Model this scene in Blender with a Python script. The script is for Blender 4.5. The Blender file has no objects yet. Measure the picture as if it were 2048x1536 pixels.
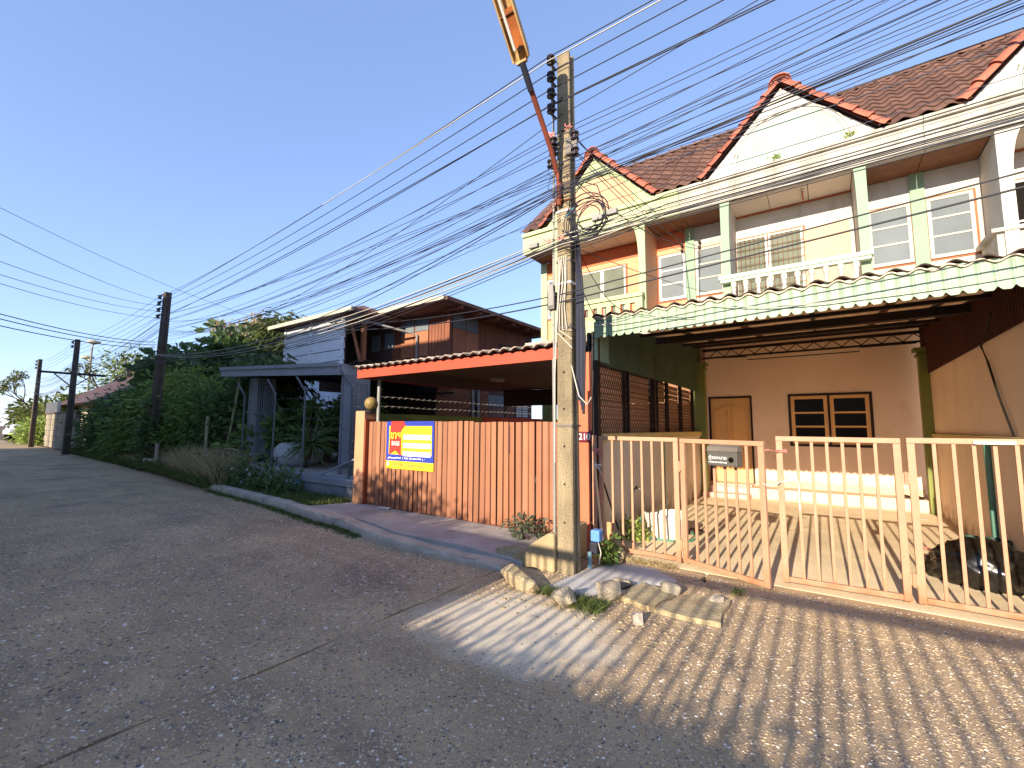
import bpy, bmesh, math, random
import numpy as np
from mathutils import Vector, Matrix, Euler
PI = math.pi
random.seed(7); rng = np.random.default_rng(7)
scene = bpy.context.scene
COL = scene.collection

# ------------------------------------------------------------------ camera
CAM_H = 1.60
cd = bpy.data.cameras.new('camera'); cam = bpy.data.objects.new('camera', cd); COL.objects.link(cam)
cd.sensor_width = 36.0; cd.sensor_fit = 'HORIZONTAL'; cd.lens = 887.3 / 2048 * 36.0
cd.clip_start = 0.05; cd.clip_end = 3000
def cam_axes(yaw, pitch, roll):
    f0 = Vector((-math.sin(yaw), math.cos(yaw), 0)); r0 = Vector((math.cos(yaw), math.sin(yaw), 0)); u0 = Vector((0, 0, 1))
    f = f0 * math.cos(pitch) + u0 * math.sin(pitch); u = u0 * math.cos(pitch) - f0 * math.sin(pitch)
    return r0 * math.cos(roll) + u * math.sin(roll), u * math.cos(roll) - r0 * math.sin(roll), f
_r, _u, _f = cam_axes(math.radians(35.32), math.radians(5.564), math.radians(0.272))
cam.matrix_world = Matrix(((_r.x, _u.x, -_f.x, 0), (_r.y, _u.y, -_f.y, 0), (_r.z, _u.z, -_f.z, CAM_H), (0, 0, 0, 1)))
scene.camera = cam

# ------------------------------------------------------------------ sky, sun, exposure
SUN_EL = math.radians(18.0)
SUN_DX = -0.012                       # light travels along +Y (towards the houses)
world = bpy.data.worlds.new('World'); scene.world = world; world.use_nodes = True
wn = world.node_tree.nodes; wl = world.node_tree.links
for n in list(wn): wn.remove(n)
sky = wn.new('ShaderNodeTexSky'); sky.sky_type = 'NISHITA'; sky.sun_disc = False
sky.sun_elevation = SUN_EL; sky.sun_rotation = math.radians(180)   # sun stands behind the camera (-Y)
sky.altitude = 100; sky.air_density = 1.0; sky.dust_density = 0.1; sky.ozone_density = 3.5
bg = wn.new('ShaderNodeBackground'); bg.inputs['Strength'].default_value = 0.144
wo = wn.new('ShaderNodeOutputWorld'); gm = wn.new('ShaderNodeGamma'); gm.inputs[1].default_value = 0.60      # hazy, low-contrast sky, the same in every direction
wl.new(sky.outputs[0], gm.inputs[0]); tn = wn.new('ShaderNodeMix'); tn.data_type = 'RGBA'; tn.blend_type = 'MULTIPLY'; tn.inputs[0].default_value = 1; tn.inputs[7].default_value = (.95, 1.0, 1.26, 1)
wl.new(gm.outputs[0], tn.inputs[6]); wl.new(tn.outputs[2], bg.inputs[0]); wl.new(bg.outputs[0], wo.inputs[0])
sd = bpy.data.lights.new('sun', 'SUN'); sun = bpy.data.objects.new('sun', sd); COL.objects.link(sun)
sd.energy = 3.2; sd.angle = math.radians(0.53); sd.color = (1.0, 0.86, 0.68)
sun.location = (0, -30, 14)
sun.rotation_euler = Vector((SUN_DX, math.cos(SUN_EL), -math.sin(SUN_EL))).to_track_quat('-Z', 'Y').to_euler()
scene.view_settings.view_transform = 'Standard'; scene.view_settings.look = 'None'
scene.view_settings.exposure = 1.6; scene.view_settings.gamma = 1.0
scene.view_settings.use_curve_mapping = False
scene.render.engine = 'CYCLES'
scene.cycles.max_bounces = 8; scene.cycles.diffuse_bounces = 5; scene.cycles.transparent_max_bounces = 12

# ------------------------------------------------------------------ mesh helpers
class MB:
    def __init__(s): s.v = []; s.f = []; s.n = 0; s.smooth = False
    def add(s, vs, fs):
        b = s.n; s.v.extend([tuple(p) for p in vs]); s.n += len(vs)
        s.f.extend([tuple(b + i for i in f) for f in fs]); return s
    def box(s, x0, x1, y0, y1, z0, z1):
        vs = [(x0,y0,z0),(x1,y0,z0),(x1,y1,z0),(x0,y1,z0),(x0,y0,z1),(x1,y0,z1),(x1,y1,z1),(x0,y1,z1)]
        return s.add(vs, [(0,3,2,1),(4,5,6,7),(0,1,5,4),(1,2,6,5),(2,3,7,6),(3,0,4,7)])
    def obox(s, c, ax, ay, az):          # oriented box, half-axis vectors
        c = Vector(c); ax = Vector(ax); ay = Vector(ay); az = Vector(az)
        vs = [c + ax*i + ay*j + az*k for k in (-1,1) for (i,j) in ((-1,-1),(1,-1),(1,1),(-1,1))]
        return s.add(vs, [(0,3,2,1),(4,5,6,7),(0,1,5,4),(1,2,6,5),(2,3,7,6),(3,0,4,7)])
    def bar(s, a, b, w, h=None, up=(0,0,1)):
        a = Vector(a); b = Vector(b); h = h or w; d = (b-a); L = d.length; d.normalize(); u = Vector(up)
        if abs(d.dot(u)) > .98: u = Vector((1,0,0))
        sx = d.cross(u).normalized(); sy = sx.cross(d).normalized()
        return s.obox((a+b)/2, d*L/2, sx*w/2, sy*h/2)
    def tube(s, pts, r, n=8, cap=True, r1=None):
        pts = [Vector(p) for p in pts]; m = len(pts); rings = []
        for i, p in enumerate(pts):
            t = (pts[min(i+1,m-1)] - pts[max(i-1,0)]).normalized()
            u = Vector((0,0,1)) if abs(t.z) < .95 else Vector((1,0,0))
            a = t.cross(u).normalized(); b = t.cross(a).normalized()
            rr = r if r1 is None else r + (r1-r)*i/(m-1)
            if isinstance(r, (list, tuple)): rr = r[i]
            rings.append([p + a*rr*math.cos(2*PI*k/n) + b*rr*math.sin(2*PI*k/n) for k in range(n)])
        vs = [q for ring in rings for q in ring]; fs = []
        for i in range(m-1):
            for k in range(n):
                k2 = (k+1) % n; fs.append((i*n+k, i*n+k2, (i+1)*n+k2, (i+1)*n+k))
        if cap: fs += [tuple(range(n))[::-1], tuple((m-1)*n+k for k in range(n))]
        return s.add(vs, fs)
    def lathe(s, c, prof, n=16, cap=True):   # prof: list of (r, z)
        c = Vector(c); vs = []; fs = []; m = len(prof)
        for r, z in prof: vs += [c + Vector((r*math.cos(2*PI*k/n), r*math.sin(2*PI*k/n), z)) for k in range(n)]
        for i in range(m-1):
            for k in range(n):
                k2 = (k+1) % n; fs.append((i*n+k, i*n+k2, (i+1)*n+k2, (i+1)*n+k))
        if cap: fs += [tuple(range(n))[::-1], tuple((m-1)*n+k for k in range(n))]
        return s.add(vs, fs)
    def prism(s, poly, d):                   # planar polygon extruded by vector d
        p = [Vector(q) for q in poly]; d = Vector(d); n = len(p)
        fs = [tuple(range(n)), tuple(n+i for i in range(n))[::-1]] + [(i, n+i, n+(i+1)%n, (i+1)%n) for i in range(n)]
        return s.add(p + [q+d for q in p], fs)
    def grid(s, P):                          # P[i][j] points
        a = len(P); b = len(P[0])
        return s.add([q for row in P for q in row], [(i*b+j, i*b+j+1, (i+1)*b+j+1, (i+1)*b+j) for i in range(a-1) for j in range(b-1)])
    def sheet(s, P, t):                      # grid with thickness vector t
        a = len(P); b = len(P[0]); t = Vector(t); N = a*b
        vs = [Vector(q) for row in P for q in row]; vs = vs + [q+t for q in vs]; fs = []
        for i in range(a-1):
            for j in range(b-1):
                q = (i*b+j, i*b+j+1, (i+1)*b+j+1, (i+1)*b+j); fs += [q, tuple(N+k for k in q[::-1])]
        bd = [j for j in range(b)] + [i*b+b-1 for i in range(1,a)] + [(a-1)*b+j for j in range(b-2,-1,-1)] + [i*b for i in range(a-2,0,-1)]
        fs += [(bd[i], N+bd[i], N+bd[(i+1)%len(bd)], bd[(i+1)%len(bd)]) for i in range(len(bd))]
        return s.add(vs, fs)

WL = {}                                       # world location of each thing's origin
def mesh_from(mb, L=(0,0,0), smooth=False, fix=True):
    me = bpy.data.meshes.new('m'); L = Vector(L)
    me.from_pydata([(x-L.x, y-L.y, z-L.z) for x, y, z in mb.v], [], mb.f)
    if fix and len(mb.f) < 40000:
        bm = bmesh.new(); bm.from_mesh(me); bmesh.ops.recalc_face_normals(bm, faces=bm.faces); bm.to_mesh(me); bm.free()
    if smooth:
        me.polygons.foreach_set('use_smooth', [True]*len(me.polygons))
        if hasattr(me, 'set_sharp_from_angle'): me.set_sharp_from_angle(angle=math.radians(40))
    me.update(); return me
def tag(o, label=None, cat=None, group=None, kind=None):
    if label: o['label'] = label
    if cat: o['category'] = cat
    if group: o['group'] = group
    if kind: o['kind'] = kind
    return o
def thing(name, label, cat, loc=(0,0,0), group=None):
    o = bpy.data.objects.new(name, None); o.empty_display_size = .2; COL.objects.link(o); o.location = loc; WL[o] = Vector(loc)
    return tag(o, label, cat, group)
def part(name, mb, m, parent, smooth=False, label=None, kind=None, bevel=0):
    L = WL[parent]; me = mb if isinstance(mb, bpy.types.Mesh) else mesh_from(mb, L, smooth); me.name = name
    o = bpy.data.objects.new(name, me); COL.objects.link(o); o.parent = parent; WL[o] = L
    if m is not None and (not me.materials): me.materials.append(m)
    if bevel: b = o.modifiers.new('bevel', 'BEVEL'); b.width = bevel; b.segments = 2; b.limit_method = 'ANGLE'
    return tag(o, label, None, None, kind)
def piece(name, me, m, parent, loc, rot=(0,0,0), scl=(1,1,1)):   # shared-mesh piece at a world location
    o = bpy.data.objects.new(name, me); COL.objects.link(o); o.parent = parent; o.location = Vector(loc) - WL[parent]
    o.rotation_euler = rot; o.scale = scl; WL[o] = Vector(loc)
    if m is not None and not me.materials: me.materials.append(m)
    return o
def single(name, mb, m, label=None, cat=None, loc=(0,0,0), group=None, kind=None, smooth=False, bevel=0):
    me = mb if isinstance(mb, bpy.types.Mesh) else mesh_from(mb, loc, smooth); me.name = name
    o = bpy.data.objects.new(name, me); COL.objects.link(o); o.location = loc; WL[o] = Vector(loc)
    if m is not None and not me.materials: me.materials.append(m)
    if bevel: b = o.modifiers.new('bevel', 'BEVEL'); b.width = bevel; b.segments = 2; b.limit_method = 'ANGLE'
    return tag(o, label, cat, group, kind)
def struct(name, mb, m, smooth=False): return single(name, mb, m, kind='structure', smooth=smooth)
def holes_wall(mb, x0, x1, z0, z1, y0, y1, holes):   # wall in XZ with rectangular openings (hx0,hx1,hz0,hz1)
    xs = sorted({x0, x1, *[h[0] for h in holes], *[h[1] for h in holes]}); zs = sorted({z0, z1, *[h[2] for h in holes], *[h[3] for h in holes]})
    xs = [x for x in xs if x0 <= x <= x1]; zs = [z for z in zs if z0 <= z <= z1]
    nx, nz = len(xs)-1, len(zs)-1
    solid = [[not any(h[0] < (xs[i]+xs[i+1])/2 < h[1] and h[2] < (zs[j]+zs[j+1])/2 < h[3] for h in holes) for j in range(nz)] for i in range(nx)]
    S = lambda i, j: 0 <= i < nx and 0 <= j < nz and solid[i][j]
    for i in range(nx):
        for j in range(nz):
            if not solid[i][j]: continue
            a, b, c, d = xs[i], xs[i+1], zs[j], zs[j+1]
            mb.add([(a,y0,c),(b,y0,c),(b,y0,d),(a,y0,d)], [(0,1,2,3)]); mb.add([(a,y1,c),(b,y1,c),(b,y1,d),(a,y1,d)], [(3,2,1,0)])
            if not S(i-1,j): mb.add([(a,y0,c),(a,y0,d),(a,y1,d),(a,y1,c)], [(0,1,2,3)])
            if not S(i+1,j): mb.add([(b,y0,c),(b,y1,c),(b,y1,d),(b,y0,d)], [(0,1,2,3)])
            if not S(i,j-1): mb.add([(a,y0,c),(a,y1,c),(b,y1,c),(b,y0,c)], [(0,1,2,3)])
            if not S(i,j+1): mb.add([(a,y0,d),(b,y0,d),(b,y1,d),(a,y1,d)], [(0,1,2,3)])
    return mb
def text_mesh(body, size, m, parent, loc, rot, name='lettering', align='CENTER', ext=.002, sx=1.0, bold=0):
    cu = bpy.data.curves.new('t', 'FONT'); cu.body = body; cu.size = size; cu.align_x = align; cu.align_y = 'CENTER'; cu.extrude = ext; cu.offset = bold
    t = bpy.data.objects.new('t', cu); COL.objects.link(t)
    dg = bpy.context.evaluated_depsgraph_get(); me = bpy.data.meshes.new_from_object(t.evaluated_get(dg))
    bpy.data.objects.remove(t); me.materials.clear(); me.materials.append(m); me.name = name
    o = bpy.data.objects.new(name, me); COL.objects.link(o); o.parent = parent; o.location = Vector(loc) - WL[parent]; o.rotation_euler = rot; o.scale = (sx,1,1); WL[o] = Vector(loc)
    return o

# ------------------------------------------------------------------ materials
def lin(h):
    if isinstance(h, str):
        c = [int(h[i:i+2],16)/255 for i in (1,3,5)]
        return tuple(x/12.92 if x <= .04045 else ((x+.055)/1.055)**2.4 for x in c)
    return tuple(h)
MATS = {}
def mat(name, col, rough=.75, var=.18, scale=2.5, fine=.12, fscale=60, bump=.15, bscale=None, dirt=None, dirt_amt=.5, dirt_scale=1.3, streak=False, low=None, metal=0, spec=.35, objrand=0, island=0, alpha=None, trans=0, coat=0):
    m = bpy.data.materials.new(name); MATS[name] = m; m.use_nodes = True; N = m.node_tree.nodes; K = m.node_tree.links
    p = N['Principled BSDF']; c = lin(col)
    tc = N.new('ShaderNodeTexCoord'); geo = N.new('ShaderNodeNewGeometry')
    def noise(s, det=4, src=None, rg=.55):
        n = N.new('ShaderNodeTexNoise'); n.inputs['Scale'].default_value = s; n.inputs['Detail'].default_value = det; n.inputs['Roughness'].default_value = rg
        K.new(src or geo.outputs['Position'], n.inputs['Vector']); return n.outputs[0]
    def ramp(src, a, b, lo=0, hi=1):
        r = N.new('ShaderNodeMapRange'); K.new(src, r.inputs[0]); r.inputs[1].default_value = a; r.inputs[2].default_value = b; r.inputs[3].default_value = lo; r.inputs[4].default_value = hi; return r.outputs[0]
    def mul(colsock, f):
        x = N.new('ShaderNodeMix'); x.data_type = 'RGBA'; x.blend_type = 'MULTIPLY'; x.inputs[0].default_value = 1
        K.new(colsock, x.inputs[6]); K.new(f, x.inputs[7]); return x.outputs[2]
    rgb = N.new('ShaderNodeRGB'); rgb.outputs[0].default_value = (*c, 1); cur = rgb.outputs[0]
    n1 = noise(scale)
    if var: cur = mul(cur, ramp(n1, .3, .7, 1-var, 1+var))
    n2 = noise(fscale, 3)
    if fine: cur = mul(cur, ramp(n2, .3, .7, 1-fine, 1+fine))
    if objrand:
        oi = N.new('ShaderNodeObjectInfo'); cur = mul(cur, ramp(oi.outputs['Random'], 0, 1, 1-objrand, 1+objrand))
    if island: cur = mul(cur, ramp(geo.outputs['Random Per Island'], 0, 1, 1-island, 1+island))
    if dirt:
        src = None
        if streak:
            mp = N.new('ShaderNodeMapping'); mp.inputs['Scale'].default_value = (1,1,.13); K.new(geo.outputs['Position'], mp.inputs[0]); src = mp.outputs[0]
        dn = noise(dirt_scale, 8, src, .7)
        f = ramp(dn, .62-.25*dirt_amt, .72, 0, min(1, .35+dirt_amt*.6))
        x = N.new('ShaderNodeMix'); x.data_type = 'RGBA'; K.new(f, x.inputs[0]); K.new(cur, x.inputs[6]); x.inputs[7].default_value = (*lin(dirt), 1); cur = x.outputs[2]
    if low:                                    # splash dirt: (colour, z of ground, height)
        sp = N.new('ShaderNodeSeparateXYZ'); K.new(geo.outputs['Position'], sp.inputs[0])
        h = ramp(sp.outputs[2], low[1], low[1]+low[2], 1, 0)
        mt = N.new('ShaderNodeMath'); mt.operation = 'MULTIPLY'; K.new(h, mt.inputs[0]); K.new(ramp(noise(5, 6), .35, .65), mt.inputs[1])
        x = N.new('ShaderNodeMix'); x.data_type = 'RGBA'; K.new(mt.outputs[0], x.inputs[0]); K.new(cur, x.inputs[6]); x.inputs[7].default_value = (*lin(low[0]), 1); cur = x.outputs[2]
    K.new(cur, p.inputs['Base Color'])
    p.inputs['Roughness'].default_value = rough; p.inputs['Metallic'].default_value = metal
    p.inputs['Specular IOR Level'].default_value = spec
    if coat: p.inputs['Coat Weight'].default_value = coat
    if trans: p.inputs['Transmission Weight'].default_value = trans
    if alpha is not None: p.inputs['Alpha'].default_value = alpha
    if bump:
        b = N.new('ShaderNodeBump'); b.inputs['Strength'].default_value = bump; b.inputs['Distance'].default_value = .02
        K.new(noise(bscale, 5) if bscale else n2, b.inputs['Height']); K.new(b.outputs[0], p.inputs['Normal'])
    return m
def leaf_mat(name, col, island=.35, transl=.35, rough=.5):
    m = bpy.data.materials.new(name); m.use_nodes = True; N = m.node_tree.nodes; K = m.node_tree.links
    p = N['Principled BSDF']; out = N['Material Output']; geo = N.new('ShaderNodeNewGeometry'); c = lin(col)
    r = N.new('ShaderNodeValToRGB'); K.new(geo.outputs['Random Per Island'], r.inputs[0])
    r.color_ramp.elements[0].color = (c[0]*(1-island), c[1]*(1-island), c[2]*(1-island), 1)
    r.color_ramp.elements[1].color = (min(1,c[0]*(1+island*1.6)), min(1,c[1]*(1+island*1.2)), c[2]*(1+island*.4), 1)
    e = r.color_ramp.elements.new(.93); e.color = (c[0]*1.2, c[1]*1.15, c[2], 1)
    K.new(r.outputs[0], p.inputs['Base Color']); p.inputs['Roughness'].default_value = rough; p.inputs['Specular IOR Level'].default_value = .3
    t = N.new('ShaderNodeBsdfTranslucent'); K.new(r.outputs[0], t.inputs[0])
    mx = N.new('ShaderNodeMixShader'); mx.inputs[0].default_value = transl; K.new(p.outputs[0], mx.inputs[1]); K.new(t.outputs[0], mx.inputs[2]); K.new(mx.outputs[0], out.inputs[0])
    return m
# ------------------------------------------------------------------ road material: cement with exposed river gravel
def aggregate_mat(name, cement, patch=True, scale=42, peb_amt=.55):
    m = bpy.data.materials.new(name); m.use_nodes = True; N = m.node_tree.nodes; K = m.node_tree.links; p = N['Principled BSDF']
    geo = N.new('ShaderNodeNewGeometry'); pos = geo.outputs['Position']
    def noise(s, d=4, r=.55):
        n = N.new('ShaderNodeTexNoise'); n.inputs['Scale'].default_value = s; n.inputs['Detail'].default_value = d; n.inputs['Roughness'].default_value = r; K.new(pos, n.inputs['Vector']); return n.outputs[0]
    def rng_(src, a, b, lo=0, hi=1):
        r = N.new('ShaderNodeMapRange'); K.new(src, r.inputs[0]); r.inputs[1].default_value = a; r.inputs[2].default_value = b; r.inputs[3].default_value = lo; r.inputs[4].default_value = hi; return r.outputs[0]
    def math_(op, a, b):
        x = N.new('ShaderNodeMath'); x.operation = op
        for i, q in enumerate((a, b)):
            if isinstance(q, (int, float)): x.inputs[i].default_value = q
            else: K.new(q, x.inputs[i])
        return x.outputs[0]
    def mix(f, a, b, mode='MIX'):
        x = N.new('ShaderNodeMix'); x.data_type = 'RGBA'; x.blend_type = mode
        if isinstance(f, (int, float)): x.inputs[0].default_value = f
        else: K.new(f, x.inputs[0])
        for i, q in ((6, a), (7, b)):
            if isinstance(q, tuple): x.inputs[i].default_value = (*q, 1)
            else: K.new(q, x.inputs[i])
        return x.outputs[2]
    # warp so pebbles are not regular
    vor = N.new('ShaderNodeTexVoronoi'); vor.inputs['Scale'].default_value = scale; K.new(pos, vor.inputs['Vector'])
    vor2 = N.new('ShaderNodeTexVoronoi'); vor2.inputs['Scale'].default_value = scale*2.1; K.new(pos, vor2.inputs['Vector'])
    sep = N.new('ShaderNodeSeparateColor'); K.new(vor.outputs['Color'], sep.inputs[0])
    sep2 = N.new('ShaderNodeSeparateColor'); K.new(vor2.outputs['Color'], sep2.inputs[0])
    ramp = N.new('ShaderNodeValToRGB'); K.new(sep.outputs[0], ramp.inputs[0]); cr = ramp.color_ramp; cr.interpolation = 'CONSTANT'
    pal = [(0,'#b8a898'),(.18,'#d0ba9c'),(.34,'#8a8078'),(.5,'#e0cba8'),(.62,'#6a625d'),(.74,'#d4bea0'),(.86,'#a58570'),(.92,'#f0e8da')]
    cr.elements[0].position = 0; cr.elements[0].color = (*lin(pal[0][1]), 1); cr.elements[1].position = .18; cr.elements[1].color = (*lin(pal[1][1]), 1)
    for t, c in pal[2:]: e = cr.elements.new(t); e.color = (*lin(c), 1)
    pebble = math_('MULTIPLY', rng_(vor.outputs['Distance'], .34, .26), rng_(sep.outputs[1], 1-peb_amt-.02, 1-peb_amt+.02))
    pebble2 = math_('MULTIPLY', rng_(vor2.outputs['Distance'], .36, .26), rng_(sep2.outputs[1], .5, .55))
    wear = rng_(noise(.9, 5), .35, .62)
    wear2 = rng_(noise(5, 5, .7), .35, .65)
    pebble = math_('MULTIPLY', pebble, rng_(wear2, 0, 1, .45, 1))
    base = mix(rng_(noise(1.3, 6, .65), .3, .7), tuple(x*.62 for x in lin(cement)), tuple(min(1, x*1.18) for x in lin(cement)))
    base = mix(rng_(noise(170, 3), .35, .7, 0, .7), base, tuple(x*.35 for x in lin(cement)))
    base = mix(rng_(noise(60, 4, .7), .52, .68, 0, .45), base, tuple(x*.30 for x in lin(cement)))
    base = mix(rng_(noise(25, 5, .7), .56, .7, 0, .3), base, tuple(min(1,x*1.35) for x in lin(cement)))
    mp = N.new('ShaderNodeMapping'); mp.inputs['Scale'].default_value = (.18, 1.1, 1); K.new(pos, mp.inputs[0])     # worn wheel tracks along the street
    nz = N.new('ShaderNodeTexNoise'); nz.inputs['Scale'].default_value = 1.6; nz.inputs['Detail'].default_value = 6; nz.inputs['Roughness'].default_value = .6; K.new(mp.outputs[0], nz.inputs['Vector'])
    base = mix(rng_(nz.outputs[0], .46, .64, 0, .7), base, tuple(x*.5 for x in lin(cement)))
    base = mix(rng_(noise(.55, 7, .7), .52, .66, 0, .65), base, lin('#6a5a52'))
    base = mix(rng_(noise(3.1, 7, .75), .60, .70, 0, .6), base, tuple(min(1, x*1.3) for x in lin(cement)))
    r2 = N.new('ShaderNodeValToRGB'); K.new(sep2.outputs[0], r2.inputs[0])
    r2.color_ramp.elements[0].color = (*lin('#6e6660'), 1); r2.color_ramp.elements[1].color = (*lin('#cbbca6'), 1)
    colr = mix(pebble2, base, r2.outputs[0]); colr = mix(pebble, colr, ramp.outputs[0])
    hgt = math_('ADD', math_('MULTIPLY', math_('MULTIPLY', pebble, rng_(vor.outputs['Distance'], .4, 0)), 1.0), math_('MULTIPLY', pebble2, .35))
    hgt = math_('ADD', hgt, math_('MULTIPLY', noise(140, 3), .25))
    if patch:
        sx = N.new('ShaderNodeSeparateXYZ'); K.new(pos, sx.inputs[0])
        dx = math_('DIVIDE', math_('ADD', sx.outputs[0], 2.15), .95); dy = math_('DIVIDE', math_('ADD', sx.outputs[1], -3.1), .66)
        d = math_('ADD', math_('MULTIPLY', dx, dx), math_('MULTIPLY', dy, dy))
        d = math_('ADD', d, math_('MULTIPLY', math_('ADD', noise(2.2, 6, .6), -.5), 1.5))
        f = math_('MULTIPLY', rng_(d, 1.2, .35, 0, .95), math_('SUBTRACT', 1, math_('MULTIPLY', pebble2, rng_(d, .2, 1.0, .35, 1))))
        colr = mix(f, colr, lin('#d8cbb2')); hgt = math_('MULTIPLY', hgt, rng_(f, 0, 1, 1, .12))
        # sandy dirt swept against the rubble and gates
        g = math_('MULTIPLY', rng_(sx.outputs[1], 3.2, 5.2), rng_(noise(1.7, 7, .65), .42, .6)); g = math_('MULTIPLY', g, rng_(sx.outputs[0], -3.2, -2.6))
        colr = mix(math_('MULTIPLY', g, .8), colr, lin('#c2a67c')); hgt = math_('MULTIPLY', hgt, rng_(g, 0, 1, 1, .5))
    K.new(colr, p.inputs['Base Color']); p.inputs['Roughness'].default_value = .85; p.inputs['Specular IOR Level'].default_value = .3
    b = N.new('ShaderNodeBump'); b.inputs['Strength'].default_value = .8; b.inputs['Distance'].default_value = .012; K.new(hgt, b.inputs['Height']); K.new(b.outputs[0], p.inputs['Normal'])
    return m
M_road = aggregate_mat('road_concrete', '#d0b28a')
M_soil = mat('soil', '#6b5843', rough=.95, var=.3, scale=1.2, fine=.25, fscale=45, bump=.6)
M_conc = mat('concrete', '#b3a898', rough=.9, var=.2, scale=3, fine=.2, fscale=70, bump=.35, dirt='#4c4742', dirt_amt=.35)
M_apron = mat('driveway_cement', '#a3a09c', rough=.9, var=.2, scale=1.6, fine=.2, fscale=90, bump=.35, dirt='#5a5049', dirt_amt=.4)
M_floor = mat('carport_cement', '#e4d0aa', rough=.8, var=.14, scale=1.1, fine=.16, fscale=80, bump=.2, dirt='#c4ae88', dirt_amt=.45, dirt_scale=.9)
M_mortar = mat('fresh_mortar', '#b9b6b0', rough=.9, var=.12, scale=4, fine=.1, fscale=60, bump=.3)

# ground sheet to the horizon
g = MB(); g.add([(-900,-900,-.06),(900,-900,-.06),(900,900,-.06),(-900,900,-.06)], [(0,1,2,3)])
struct('ground', g, M_soil)

# house-side edge of the road (x, y)
EDGE = [(-3.1,4.10),(-4.1,4.06),(-5.0,4.05),(-6.3,4.28),(-7.2,4.33),(-9.1,4.58),(-12.4,4.80),(-17.7,5.35),(-23.3,5.75),(-36,6.4),(-46,6.9),(-70,7.2),(-140,8)]
def edge_y(x):
    for (a, ya), (b, yb) in zip(EDGE, EDGE[1:]):
        if b <= x <= a: return ya + (yb-ya)*(x-a)/(b-a)
    return EDGE[0][1] if x > EDGE[0][0] else EDGE[-1][1]
road = MB()
def slab(xa, xb, ytop, ybot=-1.6, z=0.0, n=14):
    """one cast concrete slab, wavy joint edges"""
    w = lambda s: .010*math.sin(s*5.1) + .008*math.sin(s*13.7+1)
    top = []; xs = [xa + (xb-xa)*i/n for i in range(n+1)]
    L = [(xa + w(t*7+xa), ybot + (ytop(xa)-ybot)*t, z) for t in [i/24 for i in range(25)]]
    T = [(x, ytop(x), z) for x in xs[1:-1]]
    Rr = [(xb - .016 + w(t*7+xb), ybot + (ytop(xb)-ybot)*t, z) for t in [i/24 for i in range(24,-1,-1)]]
    pl = L + T + Rr; m_ = len(pl)
    road.add(pl + [(x, y, z-.06) for x, y, _ in pl], [tuple(range(m_))[::-1]] + [(i, (i+1)%m_, m_+(i+1)%m_, m_+i) for i in range(m_)])
slab(-3.1, 2.9, lambda x: 5.42 if x < -2.75 else max(4.54, 5.12 - .88*(x+1.2)) if x > -1.2 else 5.42, n=60)
# strip between the diagonal joint and the gates
strip = [(-1.15,5.42,0),(-1.19,5.14,0)] + [(x, max(4.555, 5.135-.88*(x+1.2)), 0) for x in [-1.1+.1*i for i in range(41)]] + [(2.9,5.42,0)]
road.add(strip + [(x,y,-.06) for x,y,_ in strip], [tuple(range(len(strip)))] + [(i, (i+1)%len(strip), len(strip)+(i+1)%len(strip), len(strip)+i) for i in range(len(strip))])
slab(2.9, 9, lambda x: 5.42); slab(9, 30, lambda x: 5.42)
xs = [-3.1,-9.2,-15.3,-21.5,-28,-36,-46,-70,-140]
for a, b in zip(xs[1:], xs): slab(a, b, edge_y)
struct('road', road, M_road)

# kerb: broken cast strip, tallest at the far end
prof = []
for i in range(90):
    x = -3.05 - i*(10.0/89); y = edge_y(x) ; h = .06 + .085*min(1, i/35) + .004*math.sin(i*.9) + random.uniform(-.004,.004)
    w = .26 + .015*math.sin(i*.4) + random.uniform(-.008,.008); j = random.uniform(-.006,.006)
    ch = random.uniform(0,.03) if random.random() < .35 else 0
    prof.append([(x, y-.012+j, -.03), (x, y-.004+j, h*.7-ch), (x, y+.008+j+ch, h-ch*.6), (x, y+.03+j, h), (x, y+w*.6, h+.004), (x, y+w, h-.008), (x, y+w+.02, -.03)])
k = MB(); k.grid(prof); k.add(prof[0], [(0,1,2,3,4,5,6)]); k.add(prof[-1], [(6,5,4,3,2,1,0)])
struct('kerb', k, M_conc)
# driveway in front of the sheet-metal gate, sloping up to it
d = MB(); P = []
for i in range(31):
    x = -7.9 + i*(4.95/30); y0 = edge_y(x) + .24
    P.append([(x, y0 + (5.75-y0)*t, (.13 if x < -4 else .13 - (x+4)*.06) - .05*t + .008*math.sin(3*x+5*t)) for t in (0,.2,.4,.6,.8,1)])
d.sheet(P, (0,0,-.14)); struct('driveway', d, M_apron, smooth=True)
# verge of the next lot
v = MB(); P = []
for i in range(61):
    x = -7.85 - i*.2; y0 = edge_y(x)+.2
    P.append([(x, y0 + (6.4-y0)*t, .07 + .05*t + random.uniform(-.02,.02)) for t in (0,.25,.5,.75,1)])
v.grid(P); struct('verge', v, M_soil, smooth=True)
# floors
f = MB(); f.prism([(-2.5,5.41,.004),(-2.5,6.4,.030),(-2.5,11.5,.030),(-2.5,11.5,-.05),(-2.5,5.41,-.05)], (4.12,0,0)); struct('carport_floor', f, M_floor)
f = MB(); f.box(-7.55, -2.62, 5.78, 11.9, -.05, .09); struct('yard_floor', f, M_apron)
f = MB(); f.box(-19.5, -7.9, 5.85, 16, -.05, .50); struct('raised_yard', f, M_apron)
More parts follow.
